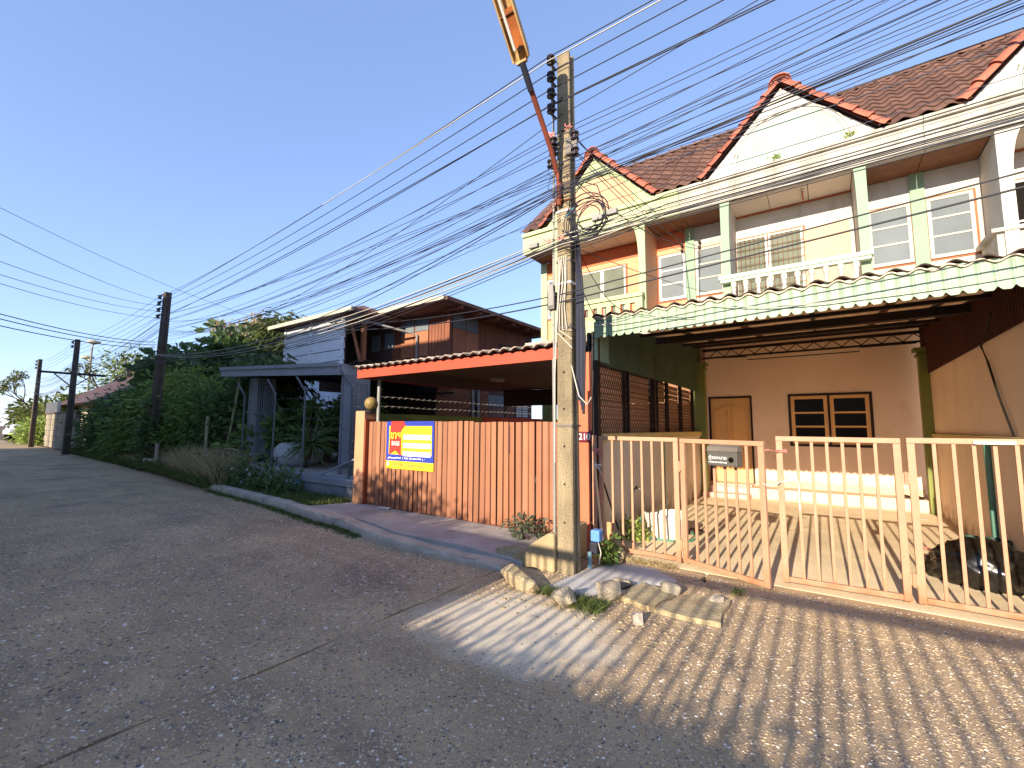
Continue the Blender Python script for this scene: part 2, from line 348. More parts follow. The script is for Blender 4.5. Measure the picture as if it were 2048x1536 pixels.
# ------------------------------------------------------------------ town houses
M_white = mat('white_render', '#c2beb4', rough=.8, var=.08, fine=.05, bump=.1, dirt='#7d786c', dirt_amt=.3, dirt_scale=1.1, streak=True)
M_wfascia = mat('mossy_fascia', '#b8b3a8', rough=.85, var=.14, fine=.1, bump=.25, dirt='#5a5846', dirt_amt=.62, dirt_scale=2.1, streak=True)
M_mint = mat('mint_paint', '#88a287', rough=.7, var=.06, fine=.04, bump=.06, dirt='#8f9a80', dirt_amt=.1)
M_lime = mat('lime_paint', '#acb78a', rough=.7, var=.08, fine=.05, bump=.06, dirt='#8c8a68', dirt_amt=.3, streak=True)
M_limefascia = mat('lime_fascia', '#b2ba8e', rough=.75, var=.08, fine=.05, bump=.1, dirt='#8c8a5a', dirt_amt=.25, streak=True)
M_orange = mat('orange_paint', '#cb9872', rough=.7, var=.05, fine=.04, bump=.06)
M_dorange = mat('deep_orange_paint', '#c26a42', rough=.7, var=.05, fine=.04, bump=.06)
M_peach = mat('peach_paint', '#c79c7a', rough=.75, var=.06, fine=.05, bump=.08)
M_cream = mat('cream_paint', '#c2baaa', rough=.75, var=.1, fine=.05, bump=.08, dirt='#948a76', dirt_amt=.38, streak=True)
M_brown_soffit = mat('brown_soffit', '#7a5038', rough=.6, var=.2, scale=6, fine=.12, bump=.1)
M_wsoffit = mat('white_soffit', '#d9cfc0', rough=.8, var=.05, fine=.04, bump=.05)
M_tile = mat('roof_tile', '#6c4e40', rough=.8, var=.2, scale=1.3, fine=.2, fscale=40, bump=.3, objrand=.25, dirt='#3e352f', dirt_amt=.3)
M_cap = mat('ridge_tile', '#a05a44', rough=.65, var=.2, scale=3, fine=.15, fscale=40, bump=.2, objrand=.22, dirt='#5a2e22', dirt_amt=.3)
M_deck = mat('roof_deck', '#4a322a', rough=.9)
M_wframe = mat('white_window_paint', '#cfcac2', rough=.5, var=.05, fine=.03, bump=.04)
M_rfaded = mat('faded_red_trim', '#a5603f', rough=.7, var=.15, fine=.1)
M_frost = mat('frosted_glass', '#6f777b', rough=.65, var=.12, scale=1.4, fine=.05, bump=.02, spec=.12)
M_louvre = mat('louvre_glass', '#7d8374', rough=.5, var=.15, fine=.03, bump=.02, spec=.15)
M_dark = mat('dark_interior', '#1c1512', rough=.6, var=.1, bump=0)
M_darkglass = mat('dark_glass', '#17120e', rough=.2, var=.2, bump=0, spec=.05)
M_rust = mat('rusty_iron', '#6d3b22', rough=.85, var=.3, fine=.2, bump=.2)
UW = 4.09; ZS = 6.42; ZF = 6.97; ZB = 6.95

def tile_mesh():           # one interlocking wavy tile; exposed face .30 x .33, local x across, y up the slope
    mb = MB(); P = []
    for j in range(4):
        y = [-.02, .0, .30, .36][j]
        P.append([(-.155 + .31*i/8, y, .030 - (.026 if j == 3 else 0)*1 + .030*math.sin(i/8*2*PI + .6) - (.05*(y/.33) if y > 0 else 0)*.55) for i in range(9)])
    mb.sheet(P, (0,0,-.016)); return mesh_from(mb, smooth=True)
ME_tile = tile_mesh(); ME_tile.name = 'roof_tile'
def cap_mesh():            # tapered half-round ridge cap, along local +y
    mb = MB(); P = []
    for j, (y, r) in enumerate(((0,.135),(.04,.135),(.05,.118),(.36,.10))):
        P.append([(r*math.cos(PI*k/8), y, r*math.sin(PI*k/8)*.9) for k in range(9)])
    mb.sheet(P, (0,0,-.014)); return mesh_from(mb, smooth=True)
ME_cap = cap_mesh(); ME_cap.name = 'ridge_cap'; ME_rcap = cap_mesh(); ME_rcap.name = 'rake_cap'

def window(parent, x0, x1, z0, z1, y, mframe, mpane, bars=3, trim=None, leaves=1, kind='fixed', fw=.055):
    """casement in a wall whose face is at y (facing -Y): window > frame, pane, glazing bars"""
    w = MB(); w.box(x0-.035, x1+.035, y-.012, y+.05, z0-.035, z1+.035) if trim else w.box(x0, x1, y+.02, y+.05, z0, z1)
    wo_ = part('window', w, trim or mframe, parent)
    lw = (x1-x0)/leaves
    for k in range(leaves):
        a, b = x0+k*lw+.006, x0+(k+1)*lw-.006
        fr = MB(); fr.box(a, a+fw, y-.045, y-.013, z0, z1); fr.box(b-fw, b, y-.045, y-.013, z0, z1)
        fr.box(a+fw, b-fw, y-.045, y-.013, z0, z0+fw*1.15); fr.box(a+fw, b-fw, y-.045, y-.013, z1-fw, z1)
        part('frame', fr, mframe, wo_, bevel=.003)
        if kind == 'louvre':
            zz = z0+fw; i = 0
            while zz < z1-fw-.02:
                s = MB(); s.obox(((a+b)/2, y-.026, zz+.05), ((b-a)/2-fw, 0, 0), (0, .020, -.045), (0, .003, .0015)); part('louvre', s, mpane, wo_); zz += .088
        else:
            n = bars; H = (z1-fw) - (z0+fw*1.15); ph = H/n
            for i in range(n):
                za = z0+fw*1.15+i*ph
                pn = MB(); pn.box(a+fw, b-fw, y-.030, y-.022, za, za+ph); part('pane', pn, mpane, wo_)
                if i: 
                    br = MB(); br.box(a+fw, b-fw, y-.043, y-.014, za-.016, za+.016); part('glazing_bar', br, mframe, wo_)
    return wo_

def curved_bracket(mb, x0, x1, sgn, zt, zb, y0, y1, reach=.30):
    """column with a concave flare at the top on its inner side"""
    n = 10; pr = [(x0, zb), (x1, zb)]
    inner = x1 if sgn > 0 else x0; outer = x0 if sgn > 0 else x1
    pts = [(inner + sgn*reach*(1-math.cos(t*PI/2))*0 + sgn*reach*(1-math.sqrt(max(0,1-(t)**2))), zb + (zt-zb)*(1-.36*(1-t))) for t in [i/n for i in range(n+1)]]
    poly = [(outer, zb), (inner, zb)] + pts + [(outer, zt)]
    mb.prism([(x, y0, z) for x, z in poly], (0, y1-y0, 0))

def townhouse(name, label, cx, c, ground=True, left_end=False, right_end=False):
    x0, x1 = cx-UW/2, cx+UW/2
    t = thing(name, label, 'house', (cx, 11, 0), 'row of two-storey town houses')
    yw = 10.95
    # upper wall with openings: side windows and the balcony double window
    wl_, wr_ = (x0+.09, x0+.72), (x1-.77, x1-.12)
    ho = [(wl_[0], wl_[1], 4.72, 5.87), (wr_[0], wr_[1], 4.72, 5.87), (cx-1.10+c['dx'], cx+.22+c['dx'], 4.4, 5.86)]
    w = MB(); holes_wall(w, x0+.002, x1-.002, 3.865, 6.02, yw, yw+.16, ho); part('upper_wall', w, c['wall'], t)
    band = MB(); band.box(x0+.002, x1-.002, yw-.002, yw+.16, 6.022, ZS); part('wall_band', band, c['band'], t)
    body = MB(); body.box(x0+.01, x1-.01, 12.2, 16, 0, 6.9); body.box(x0+.01, x1-.01, yw+.2, 12.19, 3.87, 6.9); part('building_body', body, c['wall'], t)
    fl = MB(); fl.box(x0+.005, x1-.005, 9.86, 12.19, 3.72, 3.86); part('floor_slab', fl, M_conc, t)
    window(t, wl_[0], wl_[1], 4.72, 5.87, yw, c['frame'], M_frost, bars=3, trim=c['trim'])
    window(t, wr_[0], wr_[1], 4.72, 5.87, yw, c['frame'], M_frost, bars=3, trim=c['trim'])
    dw = window(t, cx-1.10+c['dx'], cx+.22+c['dx'], 4.4, 5.86, yw, M_wframe, c.get('dpane', M_louvre), trim=M_rfaded, leaves=2, kind=c.get('dkind', 'louvre'), bars=2, fw=.045)
    if c.get('grille'):
        gr = MB()
        for i in range(15): gr.bar((cx-1.06+i*.09, yw-.07, 4.42), (cx-1.06+i*.09, yw-.07, 5.84), .008)
        for i in range(8): gr.bar((cx-1.10, yw-.075, 4.5+i*.18), (cx+.22, yw-.075, 4.5+i*.18), .008)
        part('window_grille', gr, M_rust, dw)
    pn = MB(); a, b = c['panel']; pn.box(cx+a, cx+b, yw-.03, yw-.002, 4.3, 5.80); part('boarded_panel', pn, c['panel_m'], t, bevel=.006)
    # party-wall pilaster on the left edge
    pl = MB(); pl.box(x0-.12, x0+.085, yw-.06, yw-.004, 3.87, ZS-.003); part('pilaster', pl, c['pil'], t)
    if right_end:
        pl = MB(); pl.box(x1-.1, x1+.12, yw-.06, yw-.004, 3.5, ZS-.003); part('pilaster', pl, c['pil'], t)
    # fin columns either side of the balcony, curved out at the head
    for s, xa in ((1, cx-1.22), (-1, cx+1.08)):
        co = MB(); curved_bracket(co, xa, xa+.16, c.get('curve', 0)*s if c.get('curve', 0) else s, ZS-.002, 3.87, 10.0, 10.06, reach=c['reach']); part('column', co, c['col'], t)
        fi = MB(); curved_bracket(fi, xa+.005, xa+.155, s, ZS-.003, 3.87, 10.062, 10.94, reach=c['reach']); part('fin_wall', fi, c['fin'], t)
    # soffits
    for a, b, m_, nm in ((x0+.003, cx-1.23, M_brown_soffit, 'eave_board'), (cx+1.25, x1-.003, M_brown_soffit, 'eave_board')):
        if left_end and a < cx-1.3: a = x0-.12
        for i in range(8):
            s = MB(); y = 10.11 + i*.104; s.box(a, b, y, y+.100, ZS, ZS+.02); part(nm, s, m_, t)
    for i in range(3):
        s = MB(); xa = cx-1.05+i*.70; s.box(xa+.006, xa+.694, 10.11, 10.94, ZS-.012, ZS+.012); part('ceiling_board', s, M_wsoffit, t)
    tr = MB(); tr.box(cx-1.06, cx+1.06, 10.91, 10.945, ZS-.05, ZS-.014); part('ceiling_trim', tr, M_rfaded, t)
    # fascia beam
    xa = x0 - (.14 if left_end else 0) + .002
    fa = MB(); fa.box(xa, x1-.002, 9.96, 10.10, ZS-.02, ZF-.10); fa.box(xa-.0, x1-.002, 9.90, 10.12, ZF-.10, ZF)
    part('fascia', fa, c['fascia'], t)
    # gable wall and its relief
    ga = MB(); hw = 1.50; za = ZB + hw*1.03
    ga.prism([(cx-hw, 10.0, ZF+.001), (cx+hw, 10.0, ZF+.001), (cx, 10.0, za)], (0, .12, 0)); gw = part('gable', ga, c['gable'], t)
    R0 = .93; ac = cx+.06
    arc = [(ac+R0*math.cos(a), 9.975, ZF+.03+R0*.98*math.sin(a)) for a in [PI*i/28 for i in range(29)]]
    q = MB(); q.prism(arc, (0, .024, 0)); part('arch_panel', q, c['arch'], gw)
    q = MB()
    for rr in (R0+.02, R0+.085):
        q.tube([(ac+rr*math.cos(a), 9.985, ZF+.03+rr*.98*math.sin(a)) for a in [PI*i/32 for i in range(33)]], .016, 6)
    part('arch_moulding', q, c['gable'], gw, smooth=True)
    # roof: main ridge along the row plus the cross gable
    r = MB(); yr, zr = 12.5, 9.45; xl = x0-(.16 if left_end else 0); xr = x1
    e = .06
    r.prism([(xl, 9.93, ZB+.0), (xl, yr, zr), (xl, yr, zr-.14), (xl, 10.05, ZB-.02)], (xr-xl, 0, 0))
    r.prism([(xl, 15.4, 6.6), (xl, yr, zr), (xl, yr, zr-.14), (xl, 15.3, 6.5)], (xr-xl, 0, 0))
    G = [(cx-hw-.05, 9.94, ZB+.02), (cx+hw+.05, 9.94, ZB+.02), (cx, 9.94, za+.08), (cx, 10+(za-ZB)+.2, za+.08), (cx-hw-.05, 10.1, ZB+.02), (cx+hw+.05, 10.1, ZB+.02)]
    r.add(G, [(0,2,3,4), (1,5,3,2)])
    if left_end: r.add([(xl+.16, 10, ZB), (xl+.16, yr, zr-.1), (xl+.16, 15.3, 6.5)], [(0,1,2)])
    rf = part('roof', r, M_deck, t)
    ca = math.atan2(zr-ZB, yr-9.93); nrow = 11
    for i in range(nrow):
        s = .02 + i*.325
        nt = round((xr-xl)/.30); tp = (xr-xl)/nt
        for jx in range(nt):
            x = xl + (jx+.5)*tp
            y = 9.88 + s*math.cos(ca); z = ZB + .02 + s*math.sin(ca)
            if abs(x-cx) < hw+.02 - (z-ZB)*.97: continue         # under the gable
            if z-ZB < (hw - abs(x-cx))*1.03 + .0: continue
            piece('roof_tile', ME_tile, M_tile, rf, (x, y, z+.01), (ca, 0, 0), (tp/.30, 1, 1))
    # ridge of the main roof (seen edge-on)
    for i in range(int((xr-xl)/.34)+1):
        piece('ridge_cap', ME_cap, M_tile, rf, (xl + i*.34, yr, zr+.0), (0, 0, -PI/2))
    # red caps up both rakes
    L = math.hypot(hw, za-ZB); n = 7; sa = math.atan2(za-ZB, hw)
    for sgn in (-1, 1):
        for i in range(n):
            s = i*(L/n); x = cx + sgn*(hw+.04 - s*math.cos(sa)); z = ZB+.04 + s*math.sin(sa)
            o = piece('rake_cap', ME_rcap, M_cap, rf, (x, 9.96, z-.01)); o.scale = (1.25, .92, 1.25)
            d = Vector((-sgn*math.cos(sa), 0, math.sin(sa))); nrm = Vector((sgn*math.sin(sa), 0, math.cos(sa))); xx = d.cross(nrm)
            o.rotation_euler = Matrix((xx, d, nrm)).transposed().to_euler()
    o = piece('apex_cap', ME_rcap, M_cap, rf, (cx, 9.80, za+.0)); o.scale = (1.5, 1.2, 1.6)
    return t

M_boardp = mat('peach_board', '#c9a98c', rough=.75, var=.06, fine=.04)
C1 = dict(wall=M_orange, band=M_dorange, frame=M_wframe, trim=M_rfaded, fascia=M_limefascia, gable=M_lime, arch=M_peach, pil=M_lime, col=M_lime, fin=M_orange, dx=.02, panel=(-1.06-.0, -.24), panel_m=M_white, reach=.16)
C2 = dict(wall=M_cream, band=M_white, frame=M_cream, trim=M_rfaded, fascia=M_wfascia, gable=M_white, arch=mat('pale_mint_panel', '#9aaea0', rough=.8, var=.08, fine=.05, dirt='#9aa28e', dirt_amt=.2, streak=True), pil=M_mint, col=M_mint, fin=M_white, dx=0, panel=(.23, 1.0), panel_m=M_boardp, reach=.03, grille=True)
C3 = dict(C2); C3.update(col=M_white, pil=M_mint, dpane=M_darkglass, dkind='fixed', dx=.22, grille=False, panel=(.5, 1.0), reach=.20)  # dark panes stand in for the shaded room behind the open window
C1['dx'] = .20; C1['panel'] = (-1.06, -.90)
th1 = townhouse('town_house', 'two-storey house with orange walls and lime gable behind the tall pole', -4.52, C1, left_end=True)
th2 = townhouse('town_house', 'two-storey house with white gable, pale green arch panel and green carport', -0.425, C2)
th3 = townhouse('town_house', 'white two-storey house at the right picture edge with dark open window', 3.67, C3)
# white board left of the orange house's louvre
pn = MB(); pn.box(-5.58, -5.43, 10.9, 10.948, 4.3, 5.8); part('boarded_panel', pn, M_white, th1)
# air-conditioner shelf of the right-hand house
sh = MB(); sh.box(2.37, 3.2, 10.05, 10.9, 4.32, 4.72); part('balcony_planter', sh, M_wfascia, th3, bevel=.01)
sh = MB(); sh.box(2.30, 3.2, 9.98, 10.92, 4.723, 4.79); part('planter_rim', sh, M_wfascia, th3, bevel=.008)

# balconies
cx = -.425
bl = MB(); bl.box(cx-1.27, cx+1.25, 9.80, 9.985, 4.66, 4.74); bl.box(cx-1.24, cx+1.22, 9.83, 9.975, 4.60, 4.66)
rail = part('balcony_rail', bl, mat('mint_rail', '#bcd0b8', rough=.8, var=.1, fine=.08, dirt='#8a9a88', dirt_amt=.4), th2, bevel=.006)
bl = MB(); bl.box(cx-1.2, cx+1.18, 9.82, 9.985, 3.865, 3.98); part('balcony_base', bl, M_white, th2)
mb = MB(); mb.lathe((0,0,0), [(.055,0),(.055,.04),(.035,.06),(.05,.13),(.062,.2),(.055,.27),(.034,.36),(.03,.42),(.045,.47),(.03,.49),(.055,.53),(.055,.58),(.055,.62)], 12)
ME_bal = mesh_from(mb, smooth=True); ME_bal.name = 'baluster'
for i in range(10): piece('baluster', ME_bal, M_white, rail, (cx-1.0+i*.222, 9.90, 3.98))
cx = -4.52
bl = MB(); ho = [(cx-.98+i*.235, cx-.98+i*.235+.125, 4.30, 4.50) for i in range(9)]
holes_wall(bl, cx-1.2, cx+1.2, 3.865, 4.62, 9.84, 9.96, ho); par = part('balcony_parapet', bl, M_lime, th1)
bl = MB(); bl.box(cx-1.22, cx+1.22, 9.80, 9.985, 4.622, 4.72); part('balcony_rail', bl, M_lime, th1, bevel=.006)
for h in ho:
    q = MB(); q.box(h[0]+.001, h[1]-.001, 9.87, 9.93, h[2]+.001, h[2]+.02); q.box(h[0]+.001, h[0]+.016, 9.87, 9.93, h[2]+.021, h[3]-.001); q.box(h[1]-.016, h[1]-.001, 9.87, 9.93, h[2]+.021, h[3]-.001)
    part('opening_trim', q, M_dorange, par)
# tube lamp under the white balcony ceiling, ring on wall
tb = thing('balcony_lamp', 'thin tube lamp under the ceiling of the white balcony', 'lamp', (-.15, 10.5, 6.40))
q = MB(); q.box(-.20, -.14, 10.3, 10.75, 6.375, 6.406); part('lamp_base', q, M_wframe, tb)
q = MB(); q.tube([(-.17, 10.32, 6.355), (-.17, 10.73, 6.355)], .014, 8); part('tube', q, M_rfaded, tb)

# ground floor of the middle house: wall with door and window openings
gf = MB(); DX = (-2.42, -1.45, .30, 2.38); WX = (-.715, .80, 1.205, 2.385)
M_gpeach = mat('peach_wall', '#f7dcc4', rough=.8, var=.06, scale=.9, fine=.06, bump=.12, dirt='#d2a98a', dirt_amt=.2, low=('#9a6a50', .3, .35))
holes_wall(gf, -2.46, 1.615, .0, 3.718, 12.0, 12.15, [DX, WX]); part('ground_wall', gf, M_gpeach, th2)
M_dtrim = mat('dark_brown_trim', '#2f1d16', rough=.5, var=.1, bump=.05)
M_door = mat('ochre_door_paint', '#eab878', rough=.5, var=.06, scale=3, fine=.04, bump=.05)
dr = MB(); dr.box(DX[0]+.045, DX[1]-.045, 12.045, 12.085, .31, 2.335); door = part('door', dr, M_door, th2)
q = MB(); q.box(DX[0], DX[0]+.043, 11.985, 12.10, .3, 2.38); q.box(DX[1]-.043, DX[1], 11.985, 12.10, .3, 2.38); q.box(DX[0]+.043, DX[1]-.043, 11.985, 12.10, 2.337, 2.38); part('door_frame', q, M_dtrim, th2)
def outline(mb, pts, w, y):
    for a, b in zip(pts, pts[1:] + pts[:1]): mb.bar((a[0], y, a[1]), (b[0], y, b[1]), w, .022, up=(0,1,0))
q = MB(); xm = (DX[0]+DX[1])/2
for s in (-1, 1):
    a, b = xm + s*.05, xm + s*.36
    pts = [(a, 1.05), (b, 1.05), (b, 2.02)] + [(b + (a-b)*t, 2.02 + .13*(math.sin((t-.5)*PI)*.5+.5)) for t in (.15,.3,.45,.6,.75,.9)] + [(a, 2.15)]
    outline(q, pts, .030, 12.035); outline(q, [(a, .45), (b, .45), (b, .92), (a, .92)], .030, 12.035)
part('door_moulding', q, M_door, door)
q = MB(); q.lathe((0,0,0), [(.012,0),(.012,.03),(.028,.04),(.03,.06),(.02,.075)], 12)
for i in range(len(q.v)): x, y, z = q.v[i]; q.v[i] = (DX[1]-.11+x, 12.044-z, 1.22+y)
part('door_knob', q, mat('brass', '#8a6a3a', rough=.35, metal=1, bump=0), door, smooth=True)
# downstairs window: brown frame, two ochre sashes of three dark panes
q = MB(); q.box(WX[0], WX[0]+.05, 11.985, 12.1, WX[2], WX[3]); q.box(WX[1]-.05, WX[1], 11.985, 12.1, WX[2], WX[3]); q.box(WX[0]+.05, WX[1]-.05, 11.985, 12.1, WX[2], WX[2]+.05); q.box(WX[0]+.05, WX[1]-.05, 11.985, 12.1, WX[3]-.05, WX[3]); q.box(.025, .065, 11.985, 12.1, WX[2]+.05, WX[3]-.05)
gw = part('window', q, M_dtrim, th2)
for a, b in ((WX[0]+.052, .023), (.067, WX[1]-.052)):
    s = MB(); z0, z1 = WX[2]+.052, WX[3]-.052
    s.box(a, a+.07, 12.0, 12.035, z0, z1); s.box(b-.07, b, 12.0, 12.035, z0, z1); s.box(a+.07, b-.07, 12.0, 12.035, z0, z0+.08); s.box(a+.07, b-.07, 12.0, 12.035, z1-.07, z1)
    for k in (1, 2): z = z0+.08 + (z1-.07-z0-.08)*k/3; s.box(a+.07, b-.07, 12.002, 12.033, z-.02, z+.02)
    sash = part('sash', s, M_door, gw)
    for k in range(3):
        za = z0+.08 + (z1-.07-z0-.08)*k/3 + .02*(k>0); zb = z0+.08 + (z1-.07-z0-.08)*(k+1)/3 - .02*(k<2)
        pm = MB(); pm.box(a+.07, b-.07, 12.014, 12.020, za, zb); part('pane', pm, M_darkglass, gw)
        if k == 1: pm = MB(); pm.box(a+.07, b-.07, 12.05, 12.06, (za+zb)/2-.01, (za+zb)/2+.01); part('inner_rail', pm, M_conc, gw)
# steps, tiled riser
M_pink = mat('pink_tile', '#e5b7a6', rough=.45, var=.08, fine=.05, bump=.05, low=('#a87a60', .0, .1))
M_stepc = mat('step_cement', '#cdb394', rough=.8, var=.15, fine=.12, bump=.2, dirt='#e2d2c0', dirt_amt=.2)
q = MB(); q.box(-2.46, 1.50, 11.49, 11.999, .0, .26); stp = part('porch_step', q, M_stepc, th2)
me = MB(); me.box(-.128, .128, -.012, .0, -.115, .115); ME_rt = mesh_from(me); ME_rt.name = 'riser_tile'
for i in range(15): piece('riser_tile', ME_rt, M_pink, stp, (-2.30+i*.262+.0, 11.489, .145))
q = MB(); q.box(-2.44, -1.48, 11.12, 11.476, .03, .13); q.box(-2.44, -1.48, 11.60, 11.998, .262, .30); part('door_step', q, M_pink, th2, bevel=.008)
# gold-cream band at the foot of the wall
q = MB(); q.box(-1.44, 1.5, 11.982, 11.998, .262, .40); part('skirting', q, M_stepc, th2)
# ------------------------------------------------------------------ side walls of the carport
M_lwall = mat('pale_wall', '#ddd2c0', rough=.85, var=.08, scale=1.2, fine=.06, bump=.15, dirt='#9c8a72', dirt_amt=.25, streak=True, low=('#5d4f40', .0, .5))
M_rwall = mat('tan_wall', '#f2dcc2', rough=.85, var=.08, scale=1.0, fine=.07, bump=.18, dirt='#a27e5c', dirt_amt=.25, streak=True, low=('#5d4a3a', .0, .35))
M_ledge = mat('yellow_ledge', '#c9b878', rough=.75, var=.1, fine=.06)
M_olive = mat('olive_pilaster', '#7f8648', rough=.7, var=.1, fine=.06, low=('#5a5a30', .0, .4))
lw = thing('party_wall', 'low pale wall with yellow ledge along the left of the open carport', 'wall', (-2.55, 8.4, 0))
q = MB(); q.box(-2.60, -2.50, 5.62, 11.3, 0, 1.415); part('wall_panel', q, M_lwall, lw)
q = MB(); q.box(-2.64, -2.455, 5.60, 11.3, 1.418, 1.52); part('ledge', q, M_ledge, lw, bevel=.008)
q = MB(); q.tube([(-2.475, 8.3, 0.02), (-2.475, 8.3, 1.41)], .028, 10); part('drain_pipe', q, M_mint, lw, smooth=True)
q = MB(); q.box(-2.62, -2.36, 11.302, 11.50, .0, 3.12); q.box(-2.66, -2.33, 11.29, 11.53, 3.0, 3.05); q.box(-2.69, -2.30, 11.27, 11.55, 3.1, 3.17); part('pilaster', q, M_olive, lw)
rw = thing('party_wall', 'tan wall with ledge and hanging cable along the right of the carport', 'wall', (1.67, 8.4, 0))
q = MB(); q.box(1.62, 1.74, 5.3, 11.7, 0, 1.45); part('wall_panel', q, M_rwall, rw)
q = MB(); q.box(1.575, 1.74, 5.3, 11.7, 1.452, 1.52); part('ledge', q, M_ledge, rw, bevel=.006)
q = MB(); q.box(1.625, 1.74, 5.9, 11.7, 1.522, 3.0); part('upper_panel', q, M_rwall, rw)
q = MB(); q.box(1.48, 1.66, 11.3, 11.5, .0, 3.1); q.box(1.45, 1.69, 11.28, 11.53, 2.98, 3.03); q.box(1.42, 1.72, 11.26, 11.55, 3.08, 3.15); part('pilaster', q, M_olive, rw)
q = MB(); q.tube([(1.6, 6.9, 1.53), (1.6, 7.25, 1.95), (1.6, 7.55, 2.4), (1.598, 7.75, 2.62), (1.59, 7.2, 2.92)], .012, 6); part('cable', q, M_dark, rw, smooth=True)
q = MB(); q.tube([(1.59, 7.9, .02), (1.59, 7.9, 1.44)], .03, 10); part('drain_pipe', q, mat('teal_pipe', '#5e8a78', rough=.6, low=('#4a4030', 0, .3)), rw, smooth=True)

# ------------------------------------------------------------------ green carport
M_green = mat('green_sheet', '#80957b', rough=.45, var=.1, scale=2, fine=.05, bump=.05, spec=.5, dirt='#6d8468', dirt_amt=.25, streak=True)
M_dgreen = mat('dark_green_sheet', '#4d6049', rough=.55, var=.12, fine=.08, bump=.05)
M_maroon = mat('maroon_sheet', '#4b2620', rough=.6, var=.2, fine=.1, bump=.05)
M_steel = mat('dark_painted_steel', '#231a18', rough=.6, var=.2, fine=.15, bump=.1, dirt='#4a2c1e', dirt_amt=.3)
M_fib = mat('roof_underside', '#dcc3aa', rough=.9, var=.2, scale=3, fine=.15, bump=.2, dirt='#5b4030', dirt_amt=.35)
M_ctile = mat('carport_tile', '#43342b', rough=.8, var=.25, fine=.2, bump=.3, objrand=.2, dirt='#d8c8b0', dirt_amt=.12)
cp = thing('carport', 'carport with pale green corrugated valance and black steel truss', 'carport', (-.4, 8.5, 0))
XA, XB = -2.47, 1.80; YF = 5.42
zr_ = lambda y: 3.02 + (y-YF)*.098
def corrugate(mb, a, b, z0, z1, amp=.014, pitch=.107, zig=0, t=(0,.002,0), axis='x', y=0):
    L = b-a; n = int(L/pitch)*4; P0 = []; P1 = []
    for i in range(n+1):
        s = a + L*i/n; ph = (i % 4); o = (amp if ph in (1,2) else -amp) + random.uniform(-.0008,.0008)
        dz = 0
        zt_ = z1(s) if callable(z1) else z1
        if axis == 'x': P0.append((s, y+o, z0)); P1.append((s, y+o, zt_))
        else: P0.append((y+o, s, z0)); P1.append((y+o, s, zt_))
    mb.sheet([P0, P1], t)
# valance: trapezoid ribs, so its lower edge shows as a zigzag from below (sheet tilts out a little at the bottom)
q = MB(); n = 40*5; P = []
for zz, off in ((3.065, 0.0), (2.78, -.03)):
    row = []
    for i in range(n+1):
        pd = (XB-XA)/40; s = XA + pd*(i//5 + (0,.10,.55,.65,.82)[i%5]); o = (-.002,-.003,-.003,-.002,.004)[i%5]; nt = (.010,.0,.0,.010,.036)[i%5] if zz < 3 else 0
        sag = .012*math.sin(2.1*s)
        row.append((s, YF + o + off, zz + nt + sag*.4 + random.uniform(-.002,.002)))
    P.append(row)
q.sheet(P, (0,.003,0)); part('valance', q, M_green, cp)
q = MB(); corrugate(q, YF+.02, YF+.5, 2.50, 3.02, axis='y', y=XA-.02, t=(.003,0,0)); part('valance_return', q, M_green, cp)
# side sheets
q = MB(); corrugate(q, YF+.14, 11.8, 2.48, zr_, axis='y', y=-2.53, amp=.010, pitch=.08, t=(.003,0,0)); part('side_sheet', q, M_dgreen, cp, label='dark green corrugated side sheet')
q = MB(); corrugate(q, YF+.3, 11.8, 2.645, zr_, axis='y', y=1.60, amp=.010, pitch=.09, t=(.003,0,0)); part('side_sheet', q, M_maroon, cp, label='dark maroon corrugated side sheet')
# roof sheets lengthwise along Y with wavy section
q = MB(); P = []
for y in (YF-.03, 7.5, 9.5, 11.85):
    P.append([(XA-.02 + (XB+.02-XA+.02)*i/176, y, zr_(y) + .03 + .022*math.sin(i/176*(XB-XA+.04)/.20*2*PI)) for i in range(177)])
q.sheet(P, (0,0,.012)); part('roof_sheet', q, M_fib, cp, smooth=True)
# tile ends along the front edge
mb = MB(); mb.sheet([[(-.105+.21*i/8, y, .024*math.sin(i/8*2*PI-.4) + (y*.12)) for i in range(9)] for y in (-.012, .16, .34)], (0,0,.014)); ME_ct = mesh_from(mb, smooth=True); ME_ct.name = 'edge_tile'
for i in range(21): piece('edge_tile', ME_ct, M_ctile, cp, (XA+.06+i*.203, YF-.005, 3.082 + random.uniform(-.004,.004)), (random.uniform(-.02,.02), 0, random.uniform(-.02,.02)))
# steel: purlins along X, rafters along Y, trussed back beam
for y, h in ((6.25,.06),(7.15,.05),(8.0,.12),(8.95,.05),(9.85,.06),(10.75,.05)):
    q = MB(); q.bar((-2.46, y, zr_(y)-.05-h/2), (1.62, y, zr_(y)-.05-h/2), .05, h); part('purlin', q, M_steel, cp)
for x in (-1.95, -1.05, -.1, .75, 1.3):
    q = MB(); q.bar((x, YF+.12, zr_(YF+.12)-.005), (x, 11.8, zr_(11.8)-.005), .05, .05); part('rafter', q, M_rust if x in (-1.05,.75) else M_steel, cp)
q = MB(); q.bar((-2.46, 11.72, 3.52), (1.62, 11.72, 3.52), .05, .06); q.bar((-2.46, 11.72, 3.33), (1.62, 11.72, 3.33), .04, .04); tr = part('truss', q, M_steel, cp)
for i in range(12):
    x = -2.30 + i*.33; q = MB(); q.bar((x, 11.72, 3.35), (x+.165, 11.72, 3.50), .018); q.bar((x+.165, 11.72, 3.50), (x+.33, 11.72, 3.35), .018); part('web_bar', q, M_steel, tr)
q = MB(); q.tube([(-2.4,11.5,3.30),(-1.45,11.5,3.26),(-1.44,11.5,3.19),(.62,11.5,3.19),(.63,11.5,3.27),(1.5,11.5,3.27)], .012, 6); part('conduit', q, M_steel, cp)
